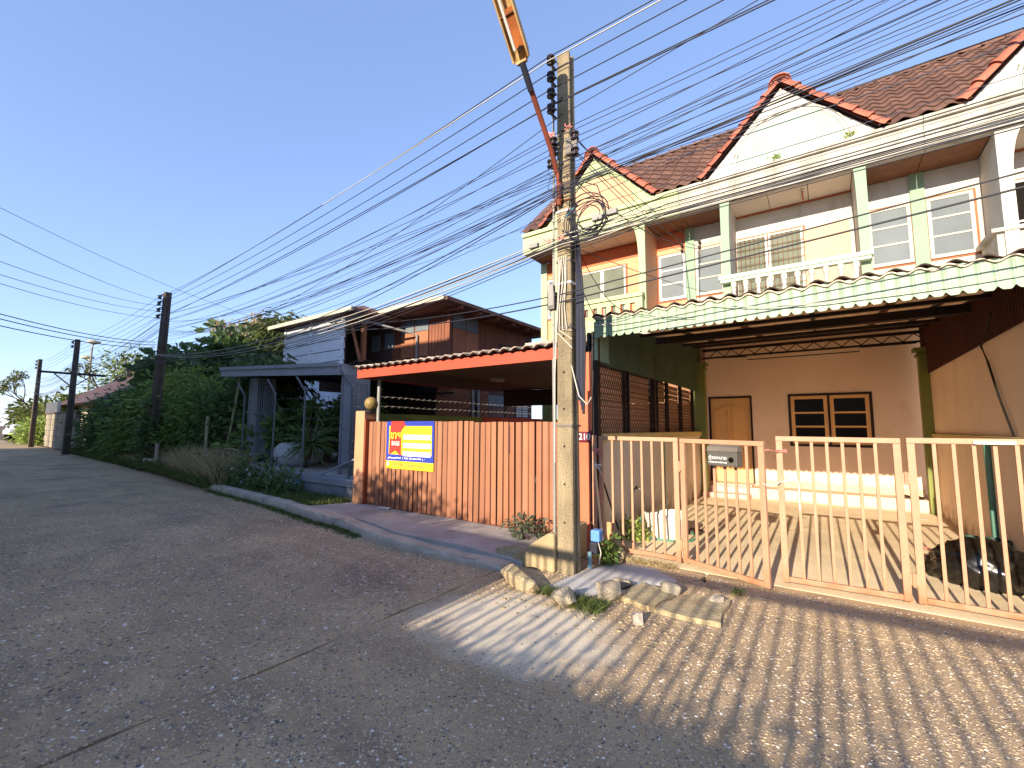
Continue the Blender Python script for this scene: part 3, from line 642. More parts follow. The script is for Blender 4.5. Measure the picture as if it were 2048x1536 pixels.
# posts
for (x, y, z0) in ((-2.52, 5.52, 0), (-2.56, 8.05, 1.52)):
    q = MB(); q.box(x-.04, x+.04, y-.05, y+.05, z0, 2.9); part('post', q, M_steel, cp)
q = MB(); q.box(-2.64, -2.60, 5.50, 5.56, 1.5, 2.9); part('post', q, M_steel, cp)

# slatted screen with diamond mesh above the left wall
sc = thing('screen', 'peach slatted panels behind black diamond mesh above the low pale wall', 'screen', (-2.55, 8.4, 1.52))
M_slat = mat('peach_slat', '#dcae8c', rough=.8, var=.12, fine=.08, objrand=.12)
seg = [(5.62, 6.60), (6.80, 7.88), (8.28, 8.80), (8.93, 9.78), (9.93, 10.82)]
for a, b in seg:
    for i in range(10):
        q = MB(); q.box(-2.60, -2.585, a, b, 1.535+i*.093, 1.535+i*.093+.080); part('slat', q, M_slat, sc)
for y in (5.60, 6.62, 6.78, 7.90, 8.25, 8.82, 8.91, 9.80, 9.91, 10.84, 10.95):
    q = MB(); q.box(-2.575, -2.535, y-.022, y+.022, 1.522, 2.5); part('upright', q, M_steel, sc)
q = MB(); yy = 5.6
for i in range(120):
    for sg in (1, -1):
        a = 4.7 + i*.075; y0 = max(a, 5.62); 
        za = 1.53; zb = 2.47; ya, yb = (a, a+ .94*.6) if sg > 0 else (a+.94*.6, a)
        lo, hi = 5.62, 10.9
        # clip in y
        t0, t1 = 0, 1; dy = yb-ya
        tl, th = sorted(((lo-ya)/dy, (hi-ya)/dy)); t0, t1 = max(t0, tl), min(t1, th)
        if t1-t0 > .02: q.bar((-2.527, ya+dy*t0, za+(zb-za)*t0), (-2.527, ya+dy*t1, za+(zb-za)*t1), .005)
part('mesh', q, M_steel, sc, kind='stuff')

# ------------------------------------------------------------------ beige tube gates
M_gate = mat('beige_gate_paint', '#b48a6c', rough=.55, var=.08, scale=5, fine=.06, bump=.06, dirt='#a5623a', dirt_amt=.14, dirt_scale=6, low=('#a8603a', .03, .22))
GATEGROUP = 'beige tube gates of the carport'
def gate(label, pa, pb, nb, za=(.05,.05), zt=(1.49,1.49), ext=True, skip=()):
    """leaf between ground points pa, pb: posts, rails, bars"""
    A = Vector((pa[0], pa[1], 0)); B = Vector((pb[0], pb[1], 0)); d = (B-A).normalized(); n_ = Vector((-d.y, d.x, 0)); L = (B-A).length
    t = thing('gate', label, 'gate', (A+B)/2, GATEGROUP)
    z0 = lambda s: za[0]+(za[1]-za[0])*s/L; z1 = lambda s: zt[0]+(zt[1]-zt[0])*s/L
    for s in (.03, L-.03):
        q = MB(); q.bar(A+d*s+Vector((0,0,z0(s))), A+d*s+Vector((0,0,z1(s)-.051)), .04, .058, up=d); part('post', q, M_gate, t, bevel=.005)
    q = MB(); q.bar(A+Vector((0,0,z1(0)-.025)), B+Vector((0,0,z1(L)-.025)), .04, .05); part('top_rail', q, M_gate, t, bevel=.005)
    q = MB(); q.bar(A+d*.06+Vector((0,0,z0(0)+.03)), B-d*.06+Vector((0,0,z0(L)+.03)), .038, .05); part('bottom_rail', q, M_gate, t, bevel=.005)
    for i in range(nb):
        s = .06 + (L-.12)*(i+1)/(nb+1)
        q = MB(); q.bar(A+d*s+Vector((0,0,z0(s)+.056)), A+d*s+Vector((0,0,z1(s)-.051)), .022, .028, up=d); part('bar', q, M_gate, t, bevel=.003)
    return t
g1 = gate('beige gate leaf nearest the utility pole, in front of the white tub', (-2.485, 5.5), (-1.465, 5.5), 6, zt=(1.49,1.485))
g2 = gate('beige gate leaf standing slightly ajar and carrying the grey mailbox', (-1.445, 5.52), (-.535, 5.17), 6, za=(.05,.03), zt=(1.475,1.47))
g3 = gate('beige gate leaf in front of the brown window, tied with white string', (-.455, 5.44), (.545, 5.5), 6, za=(.05,.05), zt=(1.52,1.515))
g4 = gate('beige gate leaf at the right edge, in front of the black rubbish bag', (.585, 5.5), (1.60, 5.5), 6, zt=(1.52,1.523))
for gt, x, y in ((g2, -1.455, 5.47), (g3, .565, 5.465)):
    for z in (1.15, .25):
        q = MB(); q.tube([(x, y, z-.06), (x, y, z+.06)], .014, 8); q.box(x-.03, x+.03, y+.008, y+.014, z-.05, z+.05); part('hinge', q, M_gate, gt)
q = MB(); q.box(-2.56, -2.50, 5.44, 5.475, 0, 1.5); part('latch_post', q, M_gate, g1)
# mailbox on the ajar leaf
dl = Vector((.91, -.35, 0)).normalized(); nl = Vector((-.35, -.91, 0)).normalized()
P0 = Vector((-1.445, 5.52, 0)) + dl*.60
mbx = thing('mailbox', 'small dark grey metal mailbox hung on the ajar gate leaf', 'mailbox', P0 + nl*.08 + Vector((0,0,1.18)))
M_mail = mat('grey_mailbox_enamel', '#57554f', rough=.45, var=.1, fine=.08, bump=.05, dirt='#8a6a48', dirt_amt=.2)
def obx(c, hx, hy, hz): mb = MB(); mb.obox(c, dl*hx, nl*hy, Vector((0,0,hz))); return mb
c0 = P0 + nl*.085
part('box', obx(c0 + Vector((0,0,1.275)), .165, .055, .075), M_mail, mbx, bevel=.006)
q = MB(); 
hd = [c0 + dl*(-.17) + nl*a + Vector((0,0,z)) for a, z in ((-.06,1.352),(.06,1.352),(.045,1.40),(0,1.425),(-.045,1.40))]; q.prism(hd, dl*.34); part('lid', q, mat('mail_lid', '#6a6258', rough=.5, dirt='#8a5a3a', dirt_amt=.4), mbx, bevel=.004)
q = MB(); ctr = c0 + dl*.105 + nl*.056 + Vector((0,0,1.27)); q.tube([ctr, ctr + nl*.006], .028, 16); part('peep_window', q, M_darkglass, mbx)
ang = math.atan2(dl.y, dl.x)
text_mesh('ตู้จดหมาย', .052, mat('white_print', '#dcdcd8', rough=.5, var=0, fine=0, bump=0), mbx, c0 - dl*.045 + nl*.0575 + Vector((0,0,1.285)), (PI/2, 0, ang))
q = MB(); rs = random.Random(2); u_ = -.15
while u_ < .06:
    w_ = rs.uniform(.006,.016); q.obox(c0 + dl*(u_+w_/2) + nl*.0565 + Vector((0,0,1.238+rs.uniform(-.001,.001))), dl*w_/2, nl*.001, Vector((0,0,rs.uniform(.004,.008)))); u_ += w_ + rs.uniform(.003,.008)
part('small_print', q, MATS['white_print'], mbx)
# string ties
M_string = mat('white_string', '#e2dcd6', rough=.9, var=.05, bump=0); M_pstring = mat('pink_string', '#d98a80', rough=.9, bump=0)
s_ = MB(); s_.tube([(-.56,5.15,1.05),(-.5,5.20,1.02),(-.42,5.41,1.05),(-.28,5.40,1.10),(-.27,5.42,1.05),(-.27,5.41,.78)], .006, 6)
single('string_tie', s_, M_string, 'white string tying the ajar leaf to the middle gate leaf', 'string', (-.5,5.2,1.0), smooth=True)
s_ = MB(); s_.tube([(-.6,5.16,1.37),(-.5,5.2,1.385),(-.43,5.40,1.36),(-.35,5.39,1.36),(-.36,5.40,1.38),(-.45,5.40,1.375)], .005, 6)
single('string_tie', s_, M_pstring, 'pink string loop near the top of the middle gate leaf', 'string', (-.5,5.2,1.37), smooth=True)
for zz, m_, lab in ((1.28, M_pstring, 'pink and white string wound round the gate top beside the number plate'), (1.08, M_string, 'frayed pale string wound low round the left gate post'), (.72, M_pstring, 'loose pink string end hanging from the left gate post near the hose')):
    pts = []
    for i in range(40):
        a = i*.9; pts.append((-2.49 + .055*math.cos(a) + random.uniform(-.012,.012), 5.47 + .05*math.sin(a), zz + i*.0015 + random.uniform(-.025,.025)))
    pts += [(-2.44, 5.40, zz-.02), (-2.39, 5.40, zz-.09)]
    s_ = MB(); s_.tube(pts, .004, 5); single('string_tie', s_, m_, lab, 'string', (-2.49,5.47,zz))
# metal reflector clip on the right gate rail
q = MB(); q.box(1.02, 1.27, 5.44, 5.478, 1.475, 1.50); single('rail_clip', q, mat('worn_chrome', '#d8d2cc', rough=.35, metal=.6, bump=.05), 'pale metal clip on the top rail of the right-hand gate', 'clip', (1.14,5.46,1.49))

# number pillar, plate
M_redwall = mat('salmon_pillar', '#c56a4a', rough=.75, var=.1, fine=.08, dirt='#8a4030', dirt_amt=.2)
pi_ = thing('gate_pillar', 'salmon pillar with house number plate behind the utility pole', 'pillar', (-2.70, 5.55, 0))
q = MB(); q.box(-2.84, -2.565, 5.46, 5.64, 0, 2.62); part('shaft', q, M_redwall, pi_)
q = MB(); q.box(-2.58, -2.555, 5.44, 5.52, 0, 1.56); part('steel_edge', q, M_steel, pi_)
q = MB(); q.box(-2.745, -2.562, 5.425, 5.436, 1.41, 1.545); pt = part('number_plate', q, mat('maroon_enamel', '#6a2430', rough=.35, var=.08, bump=0), pi_, bevel=.004)
text_mesh('210', .115, mat('plate_digits', '#d9d0d2', rough=.5, var=0, bump=0), pi_, (-2.653, 5.422, 1.475), (PI/2, 0, 0), name='digits', bold=.002)
# ground floor of the right-hand house, just out of the picture
f = MB(); f.prism([(1.75,5.43,.004),(1.75,6.4,.030),(1.75,12.0,.030),(1.75,12.0,-.05),(1.75,5.43,-.05)], (4.0,0,0)); struct('forecourt', f, M_floor)
q = MB(); holes_wall(q, 1.75, 5.70, 0, 3.718, 12.0, 12.15, [(2.1, 3.05, .05, 2.15), (3.6, 5.1, 1.1, 2.3)]); part('ground_wall', q, M_lwall, th3)
q = MB(); q.box(2.12, 3.03, 12.04, 12.08, .06, 2.13); part('door', q, M_door, th3)
q = MB(); q.box(3.62, 5.08, 12.05, 12.06, 1.12, 2.28); part('window', q, M_darkglass, th3)
g5 = gate('white-topped beige gate leaf beyond the right wall', (1.80, 5.5), (3.0, 5.5), 8)
# ------------------------------------------------------------------ utility poles, street lamp, cables
M_pole = mat('weathered_pole_concrete', '#8f8166', rough=.95, var=.25, scale=2.2, fine=.25, fscale=55, bump=.5, dirt='#4e4538', dirt_amt=.55, dirt_scale=2.2, streak=True)
M_ins = mat('brown_porcelain', '#2b1c18', rough=.25, var=.1, bump=0, spec=.6)
M_iron = mat('galvanised_iron', '#6f6a64', rough=.6, var=.2, fine=.1, metal=.4, bump=.1)
M_black = mat('black_cable', '#23242e', rough=.6, var=.1, bump=0)
M_dblue = mat('dark_cable', '#30344a', rough=.6, var=.1, bump=0)
M_grey = mat('pale_cable', '#b9b2a4', rough=.7, var=.1, bump=0)
M_pvc = mat('grey_pvc', '#8d8a84', rough=.5, var=.1, bump=.03)
def spool(mb, c, r=.048, h=.09):
    mb.lathe((c[0], c[1], c[2]-h/2), [(r*.55,0),(r,.008),(r,.026),(r*.62,.036),(r*.62,h-.036),(r,h-.026),(r,h-.008),(r*.55,h)], 14)
ME_spool = None
def pole_mesh(mb, x, y, h, wb=.205, wt=.165, db=.2, dt=.15, lean=(0,0)):
    n = 10; rings = []
    for i in range(n+1):
        t = i/n; w = (wb+(wt-wb)*t)/2; d = (db+(dt-db)*t)/2; c = .012; ox = x+lean[0]*t; oy = y+lean[1]*t; z = -.3 + (h+.3)*t
        rings.append([(ox-w,oy-d+c,z),(ox-w+c,oy-d,z),(ox+w-c,oy-d,z),(ox+w,oy-d+c,z),(ox+w,oy-.035,z),(ox+w-.03,oy-.02,z),(ox+w-.03,oy+.02,z),(ox+w,oy+.035,z),(ox+w,oy+d-c,z),(ox+w-c,oy+d,z),(ox-w+c,oy+d,z),(ox-w,oy+d-c,z),(ox-w,oy+.035,z),(ox-w+.03,oy+.02,z),(ox-w+.03,oy-.02,z),(ox-w,oy-.035,z)])
    m = len(rings[0]); mb.add([q for r in rings for q in r], [(i*m+k, i*m+(k+1)%m, (i+1)*m+(k+1)%m, (i+1)*m+k) for i in range(n) for k in range(m)] + [tuple(range(m))[::-1], tuple(n*m+k for k in range(m))])
PX, PY, PH = -2.43, 4.55, 6.2
up = thing('utility_pole', 'tall square concrete utility pole with tangled cables beside the beige gates', 'utility pole', (PX, PY, 0), 'utility poles along the street')
q = MB(); pole_mesh(q, PX, PY, PH); part('shaft', q, M_pole, up)
q = MB(); qz = [.55 + i*.42 for i in range(13)]
for z in qz: q.tube([(PX, PY-.104, z), (PX, PY-.06, z)], .011, 10)
part('bolt_holes', q, M_dark, up)
text_mesh('5', .11, M_grey, up, (PX+.0, PY-.088, 4.06), (PI/2, 0, 0), name='pole_number')
# secondary rack with four spools
q = MB(); q.bar((PX-.11, PY-.14, 5.38), (PX-.11, PY-.14, 6.16), .04, .012); 
for z in (5.45, 5.65, 5.87, 6.09): q.bar((PX-.11, PY-.20, z+.055), (PX-.11, PY-.05, z+.055), .035, .008); q.bar((PX-.11, PY-.20, z-.055), (PX-.11, PY-.05, z-.055), .035, .008)
part('insulator_rack', q, M_iron, up)
for (x, y, z) in [(PX-.11, PY-.175, z) for z in (5.45,5.65,5.87,6.09)] + [(PX-.09, PY-.16, 5.02), (PX-.09, PY-.16, 4.90), (PX-.14, PY-.12, 4.78), (PX+.17, PY-.1, 5.03), (PX+.17, PY-.1, 4.83)]:
    s = MB(); spool(s, (x,y,z), r=.05, h=.10); part('insulator', s, M_ins, up, smooth=True)
q = MB(); q.bar((PX+.05, PY-.1, 4.93), (PX+.2, PY-.1, 4.93), .03, .2); part('bracket', q, M_iron, up)
for z, m_ in ((1.62, M_iron), (2.75, M_iron), (3.28, M_string), (4.28, M_rust), (4.16, M_string), (3.55, M_iron)):
    w = .104 - z*.003; q = MB(); q.box(PX-w-.006, PX+w+.006, PY-.108+z*.004, PY+.11, z-.012, z+.012); part('strap', q, m_, up)
# conduits, meter box, cable bundle
q = MB(); q.tube([(PX-.135, PY-.08, .7), (PX-.135, PY-.08, 2.6), (PX-.14, PY-.08, 3.3), (PX-.13, PY-.08, 4.6), (PX-.12, PY-.1, 5.4)], .013, 8); part('conduit', q, M_pvc, up, smooth=True)
q = MB(); q.tube([(PX-.155, PY-.05, .25), (PX-.155, PY-.05, 1.72), (PX-.16, PY-.05, 2.4)], .018, 8); part('conduit', q, M_pvc, up, smooth=True)
q = MB(); q.box(PX-.2, PX-.11, PY-.12, PY-.03, 2.98, 3.2); part('meter_box', q, M_iron, up, bevel=.01)
q = MB(); q.box(PX-.19, PX-.12, PY-.13, PY-.06, 3.02, 3.28); part('fuse_box', q, M_pvc, up, bevel=.01)
for k in range(6):
    q = MB(); x = PX+.12+.012*k; q.tube([(x, PY+.02-.015*k, 4.0-.05*k), (x+.02, PY-.01, 3.2), (x+.025+.006*k, PY-.03, 2.6), (x+.03, PY-.03, 2.0-.05*k), (x+.02, PY-.01, 1.92)], .016, 6); part('riser_cable', q, M_black if k % 3 else M_dblue, up, smooth=True)
q = MB(); pts = [(PX+.12, PY-.1, 3.3-.03*i) for i in range(3)]
q.tube([(PX-.02, PY-.12, 3.55), (PX-.05, PY-.12, 3.1), (PX-.08, PY-.12, 2.7), (PX-.11, PY-.11, 2.2), (PX-.12, PY-.1, 1.2)], .008, 6); part('pale_cable', q, M_grey, up, smooth=True)
for k in range(4):
    q = MB(); x = PX-.05+.03*k; q.tube([(x, PY-.1, 3.6), (x+.03*math.sin(k), PY-.115, 3.3), (x-.02, PY-.112, 3.0), (x+.02*k-.05, PY-.112, 2.72), (PX+.11, PY-.1, 2.5+.1*k)], .007, 5); part('pale_cable', q, M_grey, up, smooth=True)
q = MB(); q.tube([(PX+.1, PY-.1, 2.3), (PX+.2, PY-.12, 1.95), (PX+.3, PY-.12, 1.85), (PX+.35, PY-.12, 1.93)], .007, 6); part('pale_cable', q, M_grey, up, smooth=True)
# hooped tails and pigtails up the shaft
for k in range(7):
    z = 5.0 - k*.19; s = random.choice((-1, 1)); q = MB()
    q.tube([(PX+s*.06, PY-.11, z), (PX+s*.14, PY-.16, z-.06), (PX+s*.17, PY-.15, z-.16), (PX+s*.10, PY-.13, z-.22), (PX+s*.03, PY-.105, z-.17)], .005, 5); part('pigtail', q, M_black, up, smooth=True)
for (x, z, m_) in ((-.11,5.13,M_pstring), (.1,5.14,M_pstring), (-.19,3.80,M_pstring), (-.0,3.80,M_pstring), (.13,4.08,mat('blue_tie','#5f9fb8',bump=0))):
    q = MB(); 
    for j in range(9): 
        a = Vector((PX+x+random.uniform(-.04,.04), PY-.15+random.uniform(-.03,.03), z+random.uniform(-.03,.03))); q.tube([a, a+Vector((random.uniform(-.05,.05), random.uniform(-.02,.02), random.uniform(-.03,.03)))], .008, 5)
    part('wire_tie', q, m_, up)
# concrete haunch at the foot
q = MB(); q.prism([(-3.25,4.40,0),(-2.54,4.40,0),(-2.54,4.40,.42),(-2.62,4.40,.42)], (0,.85,0)); part('footing', q, mat('footing_cement', '#a89470', rough=.95, var=.2, fine=.2, bump=.4, dirt='#7a6a50', dirt_amt=.3), up, bevel=.02)

# street lamp on an arm from the near pole
sl = thing('street_lamp', 'rusty tube street lamp on a red-brown arm reaching out from the near pole', 'street lamp', (PX-.02, PY-.12, 4.3))
M_lampred = mat('red_oxide_pipe', '#7d3f2a', rough=.7, var=.25, fine=.15, bump=.15, dirt='#2e1a14', dirt_amt=.35)
M_lampy = mat('yellowed_housing', '#b59562', rough=.6, var=.25, scale=5, fine=.12, bump=.1, dirt='#7a3a1a', dirt_amt=.6, dirt_scale=3)
q = MB(); q.tube([(PX-.03, PY-.13, 4.22), (PX-.03, PY-.13, 4.5), (PX-.04, PY-.16, 4.62), (PX-.03, PY-.32, 4.83), (-2.44, 3.66, 5.38)], .03, 10); part('arm', q, M_lampred, sl, smooth=True)
q = MB(); q.tube([(-2.441, 3.78, 5.24), (-2.44, 3.60, 5.45)], .034, 10); part('sleeve', q, M_black, sl, smooth=True)
for z in (4.28, 4.46): q = MB(); q.box(PX-.075, PX+.015, PY-.14, PY-.085, z-.015, z+.015); part('clamp', q, M_rust, sl)
ld = Vector((0.0, -.64, .77)).normalized(); lx = Vector((1,0,0)); ln = lx.cross(ld).normalized()
if ln.z > 0: ln = -ln                                # ln points down-street side (open face)
c = Vector((-2.44, 3.60, 5.45)); Lh = 1.25
q = MB(); prf = []
for s, w, dpt in ((0,.055,.03),(.03,.085,.055),(.10,.10,.065),(Lh-.1,.10,.065),(Lh-.03,.085,.055),(Lh,.055,.03)):
    b = c + ld*s; prf.append([b+lx*w+ln*.0, b+lx*w*.85-ln*dpt*1.2, b-ln*dpt*1.7, b-lx*w*.85-ln*dpt*1.2, b-lx*w+ln*.0])
q.grid(prf); q.add([prf[0][i] for i in range(5)], [(0,1,2,3,4)]); q.add([prf[-1][i] for i in range(5)], [(4,3,2,1,0)])
part('housing', q, M_lampy, sl)
q = MB()
for s in (-1, 1): q.bar(c + ld*.02 + lx*s*.092, c + ld*(Lh-.02) + lx*s*.092, .018, .03, up=ln)
q.bar(c + lx*-.06, c + lx*.06, .03, .03); part('rim', q, M_lampy, sl)
q = MB(); q.tube([c + ld*.12 - lx*.035 + ln*.005, c + ld*(Lh-.1) - lx*.035 + ln*.005], .017, 10); part('tube', q, M_wframe, sl, smooth=True)
q = MB(); q.obox(c + ld*.30 + lx*.03 - ln*.02, lx*.05, ld*.17, ln*.02); part('ballast', q, mat('rusty_ballast', '#b5652c', rough=.8, var=.3, dirt='#5a2a14', dirt_amt=.5), sl)
q = MB(); q.tube([c + ld*.12 + lx*.035 + ln*.0, c + ld*.12 + lx*.035 + ln*.02], .02, 10); part('starter', q, M_dark, sl)
q = MB(); q.bar(c + ld*.42 - lx*.09 + ln*.002, c + ld*.42 + lx*.09 + ln*.002, .02, .02); part('lamp_holder', q, M_rust, sl)

# further poles down the street
def far_pole(label, x, y, h, lean, rack=4, cross=False, base=.21):
    t = thing('utility_pole', label, 'utility pole', (x, y, 0), 'utility poles along the street')
    q = MB(); pole_mesh(q, x, y, h, wb=.30, wt=.22, db=.3, dt=.2, lean=lean); part('shaft', q, mat('dark_pole_concrete', '#5c5046', rough=.95, var=.25, fine=.2, bump=.3) if 'dark_pole_concrete' not in MATS else MATS['dark_pole_concrete'], t)
    for i in range(rack):
        z = h - .15 - i*.24; k = z/h; s = MB(); spool(s, (x-.30+lean[0]*k, y-.14+lean[1]*k, z), r=.075, h=.13); s.bar((x+lean[0]*k, y-.1, z+.07), (x-.32+lean[0]*k, y-.14, z+.07), .03); part('insulator', s, M_ins, t)
    if cross:
        q = MB(); q.bar((x-.15+lean[0]*.7, y-1.35, h*.70), (x-.15+lean[0]*.7, y+1.35, h*.70), .11, .11); part('crossarm', q, M_steel, t)
        for s in (-1,1): q = MB(); q.bar((x-.15+lean[0]*.6, y, h*.58), (x-.15+lean[0]*.7, y+s*.75, h*.69), .05); part('brace', q, M_steel, t)
    return t
p2 = far_pole('dark leaning utility pole rising out of the dense hedge', -19.95, 5.65, 6.45, (.45,0), rack=4)
p3 = far_pole('far utility pole with a crossarm in front of the brown-roofed house', -34.1, 5.9, 6.35, (.25,0), rack=2, cross=True)
p4 = far_pole('farthest utility pole, at the end of the block wall', -47.0, 6.3, 6.4, (.1,0), rack=3)

# ---- cables: each a real catenary between its supports
def cable(pts, r, m, label, group, sag=0, n=24, name='overhead_cable'):
    P = []; segs = list(zip(pts, pts[1:])); ss = sag if isinstance(sag, (list, tuple)) else [sag]*len(segs)
    for (a, b), sg in zip(segs, ss):
        a = Vector(a); b = Vector(b)
        for i in range(n):
            t = i/n; p = a.lerp(b, t); p.z -= sg*4*t*(1-t); P.append(p)
    P.append(Vector(pts[-1]))
    mb = MB(); mb.tube(P, r, 5); return single(name, mb, m, label, 'cable', tuple(P[0]), group, smooth=True)
ORD = ['topmost','second','third','fourth','fifth','sixth','seventh','eighth','ninth']
GP = 'power lines on the pole tops'; LP_ = 'black power line running along the pole tops'
GT = 'telephone cables below the power lines'; LT = 'thin telephone cable strung along the poles below the power lines'
GB = 'thick black bundle cables low on the poles'; LB = 'thick black bundled cable hung low along the poles'
pz2 = [6.25, 6.0, 5.76, 5.52]
for i, z in enumerate((6.09, 5.87, 5.65, 5.45)):
    ez = z + (.0, .03, .05, .02)[i]*6
    cable([(12, 4.35, ez+.05), (PX-.11, PY-.23, z), (-19.85, 5.45, pz2[i]), (-34.3, 5.75, 6.1-.2*i), (-47.1, 6.15, 6.2-.22*i), (-75, 7, 6.1-.2*i)], .0062, M_black, (ORD[i] if i < 3 else 'lowest') + ' of the four black power lines on the pole tops', GP, sag=[.02,.22,.2,.2,.3])
cable([(12, 4.35, 6.0), (PX-.11, PY-.24, 6.03), (-19.85, 5.45, 6.1)], .007, M_grey, 'pale cable spliced beside the topmost power line', None, sag=[.0,.12])
cable([(12, 4.36, 5.45), (PX-.11, PY-.24, 5.43), (-19.85, 5.45, 5.42)], .007, M_black, 'cable doubled beside the lowest of the four power lines', None, sag=[.0,.12])
random.seed(11)
tz = [(5.15,5.55,.35),(5.08,5.50,.25),(4.98,5.4,.45),(4.72,5.30,.40),(4.66,5.2,.3),(4.45,5.15,.5),(4.42,5.0,.35),(4.40,4.75,.55),(4.36,4.85,.3)]
for i, (z, ze, sg) in enumerate(tz):
    rz = z + {0:.9,1:.85,2:.7,3:1.35,4:1.2,5:1.1,6:.9,7:.75,8:.5}[i]
    cable([(12, 4.3+.02*i, rz), (PX+.03, PY-.13-.008*i, z), (-19.6, 5.5, ze-.2), (-34, 5.8, 5.0-.08*i), (-47, 6.2, 5.0-.1*i)], .0042 if i not in (3,6,7) else .0055, M_dblue if i % 2 else M_black, 'thin telephone cable, ' + ORD[i].replace('topmost','first') + ' down below the four power lines on the near pole', GT, sag=[.12, sg, .3, .3])
bz = [(3.86,4.05,.42,.007),(3.82,4.2,.5,.006),(3.78,4.3,.48,.0075),(3.76,4.0,.55,.0055),(3.74,4.35,.62,.006),(3.70,4.1,.6,.0055),(3.66,4.3,.7,.005),(4.36,4.45,.75,.0075),(4.33,4.3,.8,.006)]
rk = [sorted(range(9), key=lambda j: -bz[j][0]).index(i) for i in range(9)]
for i, (z, ze, sg, r) in enumerate(bz):
    cable([(9, 4.38-.012*i, z+ (.16 if i < 7 else .9)), (PX+.02, PY-.12-.01*i, z), (-19.65, 5.45, ze-.15), (-34, 5.75, 4.2-.08*i), (-47, 6.1, 4.0)], r, M_black, 'thick black cable, ' + ORD[rk[i]] + ' in the bundle low on the near pole', GB, sag=[.05, sg, .45, .4])
rw_ = random.Random(21)
for i in range(14):
    z = rw_.uniform(3.95, 5.3); ze = rw_.uniform(4.3, 5.6)
    cable([(12, 4.25+.02*i, z + rw_.uniform(.4,3.2)), (PX+.05, PY-.14-.006*i, z), (-19.6, 5.5, ze), (-34, 5.8, ze-.5), (-47, 6.2, ze-.6)], rw_.choice((.003,.0035,.0045)), M_dblue if i % 3 else M_black, 'thin drop cable lost among the fan of wires on the near pole', 'thin drop cables in the fan of wires', sag=[rw_.uniform(.0,.3), rw_.uniform(.15,.75), .3, .3])
for i in range(5):
    z = 3.62 + .05*i; cable([(9, 4.30, z+.14+.03*i), (-1.2, 4.33, z+.10), (PX+.05, PY-.15, z)], .005, M_grey if i % 2 else M_black, 'thin wire in the low bundle passing before the white fascia', 'thin wires before the fascia', sag=[.05, .03])
# low service lines crossing in front of the houses
for z, zl, zr__, r in ((3.14, 3.75, 4.0, .0075), (3.05, 3.62, 3.85, .009)):
    cable([(9, 4.4, zr__), (PX, PY-.12, z), (-8.4, 5.2, zl), (-11.2, 8.0, 5.15)], r, M_black, ('upper' if z > 3.1 else 'lower') + ' service cable crossing low past the red carport to the wooden house', 'low service cables', sag=[.04, .12, .1])
# pale grey cables among the low bundle
for z, sg in ((3.83,.45), (3.77,.52), (3.72,.56)):
    cable([(9, 4.32, z+.22), (PX, PY-.16, z), (-19.6, 5.4, 4.15)], .006, M_grey, {3.83:'upper',3.77:'middle',3.72:'lower'}[z] + ' pale cable lying among the low black bundle', 'pale cables among the low bundle', sag=[.06, sg])
# drops from the near pole to the house fronts
for i, (a, b, s) in enumerate((((PX+.17,PY-.1,5.03),(-2.62,10.86,6.02),.1),((PX+.17,PY-.1,4.83),(-2.62,10.86,5.92),.15),((PX+.17,PY-.1,5.0),(-2.28,10.86,6.02),.12),((PX+.17,PY-.1,4.86),(-2.28,10.86,5.90),.2),((PX+.06,PY-.1,4.6),(-2.64,10.86,5.85),.1),((PX+.06,PY-.1,4.55),(-2.26,10.86,5.84),.2))):
    cable([a, b], .0055, M_black, ('upper right', 'lower right', 'upper right outer', 'lower right outer', 'shaft-side inner', 'shaft-side outer')[i] + ' service drop from the near pole to the hooks between two upper windows', 'service drops to the house fronts', sag=s, name='service_drop')
for i, (a, b, s) in enumerate((((PX+.1,PY-.1,3.55),(-2.42,5.45,2.95),.05),((PX+.1,PY-.1,3.9),(-2.05,5.4,3.1),.2),((PX+.1,PY-.12,3.7),(-1.9,9.85,4.45),.05))):
    cable([a, b], .005, M_black, 'loose black wire dropping from the pole to ' + ('the left end of the green valance', 'the tile edge above the green valance', 'the balcony behind the green carport')[i], 'loose wires to the carport', sag=s, name='service_drop')
cable([(-2.45,5.35,2.95),(-1.0,5.36,3.0),(.3,5.34,2.86),(2.0,5.34,2.95)], .006, M_grey, 'pale cable sagging across the green corrugated valance', None, sag=[.03,.05,.03])
cable([(-2.45,5.35,3.02),(-1.9,5.36,3.03),(-1.2,5.36,2.88)], .004, M_black, 'thin black wire draped over the left end of the green valance', None, sag=[.04,.02])
# coiled spare cable and splice boxes
co = thing('cable_coil', 'coil of spare cable hanging in the low bundle right of the near pole', 'cable coil', (-2.02, 4.38, 3.95))
for k in range(7):
    r = .13 + .022*k; cx_, cz = -2.05 + random.uniform(-.05,.05), 3.94 + random.uniform(-.04,.03); q = MB()
    q.tube([(cx_ + r*1.05*math.cos(a), 4.36 + .02*math.sin(3*a+k), cz + r*math.sin(a)) for a in [2*PI*i/28 for i in range(29)]], .006, 6, cap=False); part('loop', q, M_black, co, smooth=True)
q = MB(); q.tube([(-2.32,4.38,3.82),(-2.3,4.38,4.2),(-2.12,4.38,4.38),(-1.95,4.37,4.28),(-1.86,4.37,4.0),(-1.84,4.37,3.85)], .006, 6); part('loop', q, M_black, co, smooth=True)
for x, z, lab in ((-1.95, 3.90, 'small grey splice box clipped in the cable coil beside the pole'), (-2.78, 3.78, 'small white splice box on the low bundle left of the pole'), (-1.78, 3.92, 'long pale splice sleeve in the low bundle right of the coil')):
    s = MB(); s.box(x-.06, x+.06, 4.34, 4.40, z-.03, z+.03); single('splice_box', s, M_pvc, lab, 'splice box', (x,4.37,z), bevel=.008)
